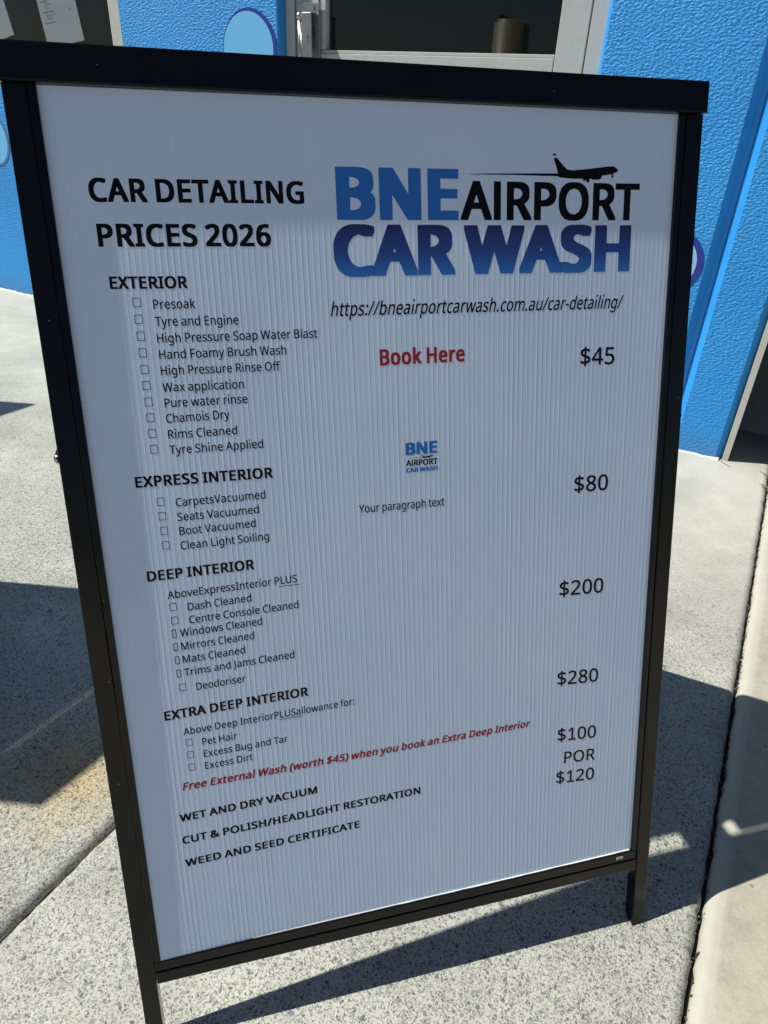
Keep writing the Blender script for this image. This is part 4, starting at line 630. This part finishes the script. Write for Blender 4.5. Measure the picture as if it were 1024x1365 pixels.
def bow(x, y):
    """very slight belly of the plastic sheet (n offset of its face)"""
    t = x/W; s = y/H
    return -0.0050 + 0.0010*math.sin(math.pi*max(0, min(1, t)))*(1 - 0.3*s) + 0.0028*max(0, 1-s)**1.6*math.exp(-7*max(0, t))
def bar(name, u0, u1, v0, v1, n0, n1, Mx, parent=SIGN, bev=0.0012, m=M_BLACK):
    return box(name, (u0, v0, n0), (u1, v1, n1), m, parent, Mx, bev)
def make_frame(Mx, rear=False):
    top = H + RT
    for s in (0, 1):
        # leg cut level with the ground: the face is FOOT at the front edge, the tube's back edge a little lower
        u0, u1 = (-T_-S_, -T_-0.0004) if s == 0 else (W+T_+0.0004, W+T_+S_)
        bm = bmesh.new(); add_box(bm, (u0, FOOT, -0.0175), (u1, H-0.0004, 0.0), 0.0014, 2)
        for v in bm.verts:
            if v.co.y < FOOT + 0.004: v.co.y += (v.co.z)*(-N.z/V.z)*1.0
        link('leg', fin(bm, 'leg'), M_BLACK, SIGN, Mx)
        a, b = (-T_, -0.0004) if s == 0 else (W+0.0004, W+T_)
        bar('retaining_strip', a, b, -0.0004, H-0.0006, -0.012, -0.0012, Mx, bev=0.0007)
        bm = bmesh.new(); zz = FOOT + 0.010
    bar('top_rail', -T_-S_-0.0030, W+T_+S_+0.0030, H, top, -0.021, 0.0022, Mx, bev=0.0016)
    bar('retaining_strip', -T_+0.0003, W+T_-0.0003, -LB, -0.0008, -0.012, -0.0012, Mx, bev=0.0007)
    bar('bottom_rail', -T_, W+T_, -LB-RB, -LB-0.0016, -0.0175, -0.0006, Mx, bev=0.0012)
    # fluted sheet: one rib every 5.3 mm, real relief
    pitch_ = 0.0053; prof = [(0.0, 0.0), (0.30, 0.0), (0.40, 0.00003), (0.47, 0.000095), (0.55, 0.000095), (0.62, 0.00003), (0.72, 0.0)]
    us = []; x = -0.003; jr = random.Random(8)
    while x < W + 0.003:
        for f, h in prof: us.append((x + f*pitch_, h))
        x += pitch_*jr.uniform(0.985, 1.015)
    us.append((W+0.0034, 0.0)); NR = 36
    bm = bmesh.new(); rows = []; rg = random.Random(4)
    gain = [rg.uniform(0.5, 1.1) for _ in us]
    for j in range(NR+1):
        y = -0.0004 + (H - 0.0002 + 0.0004)*j/NR
        rows.append([bm.verts.new((u, y, bow(u, y) + h*gain[i//len(prof)])) for i, (u, h) in enumerate(us)])
    for a, b in zip(rows, rows[1:]):
        for i in range(len(us)-1): bm.faces.new((a[i], a[i+1], b[i+1], b[i]))
    # back face of the sheet
    q = [bm.verts.new(p) for p in ((-0.003, -0.0004, -0.0102), (W+0.0034, -0.0004, -0.0102), (W+0.0034, H-0.0002, -0.0102), (-0.003, H-0.0002, -0.0102))]; bm.faces.new(q)
    me = bpy.data.meshes.new('panel'); bm.normal_update(); bm.to_mesh(me); bm.free()
    return link('panel', me, M_PANEL, SIGN, Mx, True)
PANEL = make_frame(MF)
hN = Vector((N.x, N.y, 0)).normalized()
# rear frame mirrors the front one behind the hinge
GAP = 0.060
pm = Matrix.Rotation(math.pi, 4, 'Z')
apex = T0 + U*(W/2) + V*(H+RT)
mir_c = apex - hN*(GAP/2)
def mirror_rear():
    # rotate the front frame by 180 degrees about the vertical through the hinge line's middle
    R_ = Matrix.Translation(mir_c) @ Matrix.Rotation(math.pi, 4, 'Z') @ Matrix.Translation(-mir_c)
    return R_ @ MF
MR = mirror_rear()
rear_panel = make_frame(MR, True)
# unseen hinge plates, gaps shaped to pass slivers of sun into the shadow; side stays
def between(name, p, q, r, m, seg=16):
    bm = bmesh.new(); add_cyl(bm, p, q, r, seg, 0.0008); return link(name, fin(bm, name), m, SIGN, None, True)
for u0, u1, slot in ((0.055, 0.130, 0.0), (0.150, 0.235, 0.003), (0.262, 0.400, 0.0), (0.415, 0.500, 0.003), (0.520, 0.560, 0.0)):
    c = T0 + V*(H+RT-0.004) - hN*(GAP/2)
    Mh = Matrix((U, hN, Vector((0, 0, 1)))).transposed().to_4x4(); Mh.translation = c
    box('hinge', (u0, -GAP/2+0.012, -0.004), (u1, GAP/2-0.020-slot, 0.000), M_BLACK, SIGN, Mh, 0.0008)
HV = 0.556
for u in (-T_-S_-0.004, W+T_+S_+0.004):
    p = T0 + U*u + V*HV - N*0.009
    Rm = Matrix.Translation(mir_c) @ Matrix.Rotation(math.pi, 4, 'Z') @ Matrix.Translation(-mir_c)
    q = Rm @ (T0 + U*(W-u) + V*HV - N*0.009)
    between('stay', p, q, 0.0016, M_BLACK)
    e = -1 if u < 0 else 1
    bm = bmesh.new(); add_cyl(bm, p - U*e*0.004, p + U*e*0.0005, 0.0042, 20, 0.001); link('bolt', fin(bm, 'bolt'), M_STEEL if u < 0 else M_BLACK, SIGN, None, True)

# cut edge of the sheet standing proud of the bottom strip, widest to the right
bm = bmesh.new(); L = []
for i in range(41):
    u = 0.10 + (W-0.102)*i/40; w_ = 0.0014*min(1, (i/40)**0.6 + 0.1) * (0.75 + 0.5*random.Random(i).random())
    zt = bow(u, 0)+0.0002; L.append([bm.verts.new((u, 0.0004, zt)), bm.verts.new((u, 0.0004, zt + w_)), bm.verts.new((u, -0.0006, zt + w_)), bm.verts.new((u, -0.0006, zt))])
for a, b in zip(L, L[1:]):
    for i in range(3): bm.faces.new((a[i], a[i+1], b[i+1], b[i]))
link('cut_edge', fin(bm, 'cut_edge'), M_EDGE, PANEL, MF)

ZP = 0.00011
zf = lambda x, y: bow(x, y) + ZP
def mm(v): return v/1000.0
def line(name, s, st, u0, v0, u1, v1, cap, m=M_INK, shear=0.0, track=0, label=None):
    bm = bmesh.new(); text_mesh(bm, s, st, mm(u0), mm(v0), mm(u1) - shear*mm(cap)*0.0, mm(v1), mm(cap), shear, track, zf)
    o = link(name, raw(bm, name), m, PANEL, MF)
    if label: o['label'] = label
    return o
HEAD, BODY = 'printed_heading', 'printed_line'
line(HEAD, "CAR DETAILING", 'b', 28.0, 767.6, 206.1, 767.6, 18.3)
line(HEAD, "PRICES 2026", 'b', 30.3, 732.6, 174.4, 732.4, 18.2)
for s, a in (("EXTERIOR", (35.2, 698.6, 99.1, 698.2)), ("EXPRESS INTERIOR", (35.4, 524.8, 160.4, 524.0)), ("DEEP INTERIOR", (35.4, 433.6, 135.6, 434.4)), ("EXTRA DEEP INTERIOR", (35.0, 285.8, 179.9, 289.0))):
    line(HEAD, s, 'b', *a, 10.2)
for s, a in (("WET AND DRY VACUUM", (37.4, 166.8, 182.4, 170.2)), ("CUT & POLISH/HEADLIGHT RESTORATION", (37.2, 139.8, 299.8, 144.2)), ("WEED AND SEED CERTIFICATE", (37.4, 111.4, 227.7, 115.8))):
    line(HEAD, s, 'b', *a, 9.0)
body = [("Presoak", 68.6, 681.4, 104.1, 681.3), ("Tyre and Engine", 68.6, 666.9, 140.2, 666.5), ("High Pressure Soap Water Blast", 68.6, 652.7, 210.9, 652.5), ("Hand Foamy Brush Wash", 68.8, 638.8, 181.2, 638.5), ("High Pressure Rinse Off", 68.7, 624.7, 174.7, 624.3), ("Wax application", 68.6, 610.0, 140.4, 609.6), ("Pure water rinse", 68.9, 596.1, 142.4, 596.1), ("Chamois Dry", 68.6, 582.2, 125.1, 582.8), ("Rims Cleaned", 68.8, 567.7, 130.7, 567.8), ("Tyre Shine Applied", 68.6, 553.5, 153.5, 553.4),
    ("CarpetsVacuumed", 68.8, 504.0, 151.9, 504.3), ("Seats Vacuumed", 68.9, 489.8, 144.6, 490.4), ("Boot Vacuumed", 69.2, 476.1, 140.5, 477.0), ("Clean Light Soiling", 68.8, 461.8, 152.2, 462.6), ("AboveExpressInterior PLUS", 51.7, 413.9, 176.5, 415.9), ("Dash Cleaned", 69.0, 399.6, 130.1, 401.3), ("Centre Console Cleaned", 69.0, 386.0, 176.1, 388.2), ("Windows Cleaned", 59.2, 373.3, 138.7, 375.1), ("Mirrors Cleaned", 58.8, 359.2, 129.7, 361.0), ("Mats Cleaned", 58.8, 345.3, 119.5, 346.7), ("Trims and Jams Cleaned", 58.8, 331.2, 168.5, 334.2), ("Deodoriser", 68.6, 314.2, 117.4, 315.4),
    ("Above Deep InteriorPLUSallowance for:", 51.2, 266.3, 228.4, 270.1), ("Pet Hair", 68.4, 251.6, 103.4, 252.2), ("Excess Bug and Tar", 68.4, 237.7, 154.9, 239.0), ("Excess Dirt", 68.4, 223.6, 117.3, 224.6)]
for s, *a in body: line(BODY, s, 'r', *a, 8.0)
def strokes(name, segs, m=M_INK, label=None, parent=PANEL):
    bm = bmesh.new()
    for x0, y0, x1, y1 in segs:
        q = [bm.verts.new((mm(x), mm(y), zf(mm(x), mm(y)))) for x, y in ((x0, y0), (x1, y0), (x1, y1), (x0, y1))]; bm.faces.new(q)
    o = link(name, raw(bm, name), m, parent, MF)
    if label: o['label'] = label
    return o
strokes('underline', [(157.6, 413.0, 179.2, 413.6)]); strokes('underline', [(148.2, 266.2, 172.8, 266.8)])
def checkbox(cx, cy, w=6.6, h=7.8, t=0.55):
    a, b, c, d = cx-w/2, cx+w/2, cy-h/2, cy+h/2
    strokes('checkbox', [(a, c, b, c+t), (a, d-t, b, d), (a, c+t, a+t, d-t), (b-t, c+t, b, d-t)])
for y in (687.3, 673.2, 659.0, 644.8, 630.5, 616.3, 601.9, 587.8, 573.6, 559.2): checkbox(55.2, y)
for y in (510.0, 496.1, 481.8, 467.7, 405.3, 391.3, 319.7, 257.7, 243.4, 229.0): checkbox(55.5, y)
for y in (377.7, 363.6, 349.4, 335.0): checkbox(53.6, y, 4.2, 8.6, 0.7)
# prices
for s, a, c in (("$45", (483.1, 615.8, 522.7, 615.2), 17.4), ("$80", (481.3, 481.0, 522.1, 480.2), 17.4), ("$200", (467.6, 362.6, 522.5, 360.5), 17.4), ("$280", (468.4, 252.0, 521.2, 248.6), 17.2), ("$100", (471.0, 178.2, 522.1, 173.8), 16.6), ("POR", (480.6, 146.6, 522.0, 143.4), 15.6), ("$120", (471.0, 120.2, 522.2, 116.2), 16.4)):
    line('printed_price', s, 'r', *a, c)
line('web_address', "https://bneairportcarwash.com.au/car-detailing/", 'r', 224.4, 671.1, 527.5, 671.3, 12.6, shear=0.20)
line('booking_line', "Book Here", 'b', 269.7, 624.4, 356.1, 625.0, 15.2, M_RED, label='red bold words')
line('offer_line', "Free External Wash (worth $45) when you book an Extra Deep Interior", 'b', 43.8, 203.3, 434.0, 204.8, 8.9, M_RED, shear=0.20, label='red slanted offer')
line(BODY, "Your paragraph text", 'r', 243.1, 480.8, 333.1, 480.4, 8.6)
# logo
line('logo_lettering', "BNE", 'h', 234.9, 754.4, 350.8, 754.6, 44.2, M_MID, track=-34, label='mid blue letters')
line('logo_lettering', "AIRPORT", 'm', 352.8, 754.8, 541.8, 755.4, 34.0, M_INK, track=-26, shear=0.0)
line('logo_lettering', "CAR", 'h', 230.0, 705.8, 347.0, 706.2, 44.6, M_GRAD, track=-42, label='navy to blue shaded letters')
line('logo_lettering', "WASH", 'h', 356.0, 706.4, 534.6, 707.0, 44.0, M_GRAD, track=-42, label='navy to blue shaded letters')
JET = [(361.5, 794.7), (381.5, 795.5), (404.7, 796.1), (432.3, 796.6), (452.1, 797.0), (450.1, 802.7), (447.1, 810.1), (450.7, 810.7), (456.1, 805.1), (461.9, 800.5), (468.4, 800.0), (476.5, 800.8), (488.8, 802.1), (501.2, 803.7), (508.4, 804.4), (512.0, 804.3), (514.8, 802.8), (516.6, 801.3), (515.6, 799.5), (512.9, 798.5), (510.9, 797.7), (511.8, 796.0), (511.3, 794.1), (510.0, 793.9), (509.5, 795.3), (510.1, 797.2), (505.7, 796.8), (499.1, 795.8), (498.6, 793.4), (496.5, 792.3), (489.3, 792.0), (487.2, 793.0), (485.7, 792.5), (486.2, 790.8), (484.2, 789.4), (482.3, 790.0), (482.7, 791.8), (480.0, 790.7), (478.6, 791.2), (479.3, 792.4), (476.9, 792.9), (468.7, 792.5), (462.6, 792.9), (457.5, 793.2), (453.6, 793.5), (452.0, 794.5), (432.3, 794.6), (404.8, 794.8), (381.5, 794.6), (361.5, 794.4)]
TIP = [(445.8, 813.9), (449.0, 814.3), (450.0, 813.0), (446.8, 812.3)]
def plane(name, u0, v0, su, sv):
    """jet silhouette with its long trail and the detached tip of the fin"""
    bm = bmesh.new(); dz = 0.00004
    for L in (JET, TIP):
        pts = [(u0 + (x-352.6)*su, v0 + (y-754.8)*sv) for x, y in L]
        q = [bm.verts.new((mm(x), mm(y), zf(mm(x), mm(y)) + dz)) for x, y in pts]
        for t in tessellate_polygon([[Vector((x, y, 0)) for x, y in pts]]): bm.faces.new([q[i] for i in t])
    return link(name, raw(bm, name), M_INK, PANEL, MF)
plane('jet_emblem', 352.6, 754.8, 1.0, 1.0)
line('logo_lettering', "BNE", 'h', 293.0, 535.7, 326.4, 535.9, 12.4, M_MID, track=-34, label='small mid blue letters')
line('logo_lettering', "AIRPORT", 'm', 293.1, 524.5, 326.4, 524.4, 6.2, M_INK, track=-26)
line('logo_lettering', "CAR WASH", 'h', 292.9, 518.1, 326.2, 518.3, 4.4, M_MID, track=-40)
plane('jet_emblem', 293.1, 524.8, 0.1756, 0.185)
# little maker's sticker on the bottom strip
st = box('maker_sticker', (W-0.022, -0.0082, -0.0011), (W-0.0125, -0.0048, -0.00095), M_EDGE, SIGN, MF)
bm = bmesh.new()
for i in range(5): 
    x = W-0.0215 + i*0.0018; bm.faces.new([bm.verts.new(p) for p in ((x, -0.0075, -0.0008), (x+0.0011, -0.0075, -0.0008), (x+0.0011, -0.0056, -0.0008), (x, -0.0056, -0.0008))])
link('sticker_print', raw(bm, 'sticker_print'), M_INK, st, MF)

# ---------------------------------------------------------------- two unseen boards added at left to cast the shadows falling into view
M_GREY = mat('grey_board_paint', (0.35, 0.36, 0.37), 0.5); M_POST = mat('galvanised_post', (0.4, 0.41, 0.42), 0.4, metal=0.8)
AX = Vector((0.53, 0.848, 0)).normalized(); AN = Vector((AX.y, -AX.x, 0))
def add_shadow_board(corner_shadow, ht, side, label, group='unseen upright boards added to cast shadows left of the price board'):
    """corner_shadow: ground point where the top corner's shadow falls"""
    c = Vector((corner_shadow[0] - ht*LSH*math.cos(BETA), corner_shadow[1] - ht*LSH*math.sin(BETA), 0))
    B = Matrix((AX, AN*-1, Vector((0, 0, 1)))).transposed().to_4x4(); B.translation = c
    x0, x1 = (0, 0.575) if side > 0 else (-0.9, 0)
    r_ = root('shadow_board', B, label, 'notice board', group)
    box('board', (x0, -0.006, 0.12), (x1, 0.006, ht-0.205), M_GREY, r_, B, 0.001)
    box('upper_board', (x0, -0.006, ht-0.187), (x1, 0.006, ht), M_GREY, r_, B, 0.001)  # slit under the upper board is there for the thin sunlit strip
    for x in (x0+0.06, x1-0.06):
        bm = bmesh.new(); add_box(bm, (x-0.02, 0.0065, 0.001), (x+0.02, 0.03, ht-0.02), 0.002); link('post', fin(bm, 'post'), M_POST, r_, B)
        box('foot_plate', (x-0.05, -0.10, 0.001), (x+0.05, 0.10, 0.009), M_POST, r_, B, 0.001)
add_shadow_board((-0.495, 0.638), 1.30, 1, 'grey upright board added out of view just left of the price board to cast a shadow')
add_shadow_board((-1.179, 2.113), 1.30, -1, 'grey upright board added out of view further left to cast a shadow near the wall')

# ---------------------------------------------------------------- weed growing in the joint
WD = root('weed', MW @ Matrix.Translation((JR, -0.125, -0.005)), 'small half dry weed growing out of the slab joint near the wall corner', 'weed')
mw_ = mat('weed_leaf', (0.10, 0.12, 0.03), 0.7); kw = NB(mw_); kw.color(kw.ramp(kw.noise(90, 2), [(0.35, (0.07, 0.11, 0.025)), (0.6, (0.22, 0.17, 0.07))]))
rg = random.Random(11)
for i in range(16):
    bm = bmesh.new(); a = rg.uniform(0, 6.28); ln_ = rg.uniform(0.014, 0.034); w0 = rg.uniform(0.0012, 0.0026); rise = rg.uniform(0.3, 1.1); bx, by = JR + rg.gauss(0, 0.003), -0.125 + rg.gauss(0, 0.010); P = []
    for k_ in range(6):
        t = k_/5; r = ln_*t; h = ln_*rise*math.sin(t*2.2)*0.7; ww = w0*math.sin(math.pi*min(0.98, t*0.9+0.1))
        P.append([bm.verts.new((bx + r*math.cos(a) - s*ww*math.sin(a), by + r*math.sin(a) + s*ww*math.cos(a), -0.004 + h + (0.0006 if s == 0 else 0))) for s in (-1, 0, 1)])
    for p, q in zip(P, P[1:]):
        for k_ in range(2): bm.faces.new((p[k_], p[k_+1], q[k_+1], q[k_]))
    link('leaf', fin(bm, 'leaf'), mw_, WD, MW)
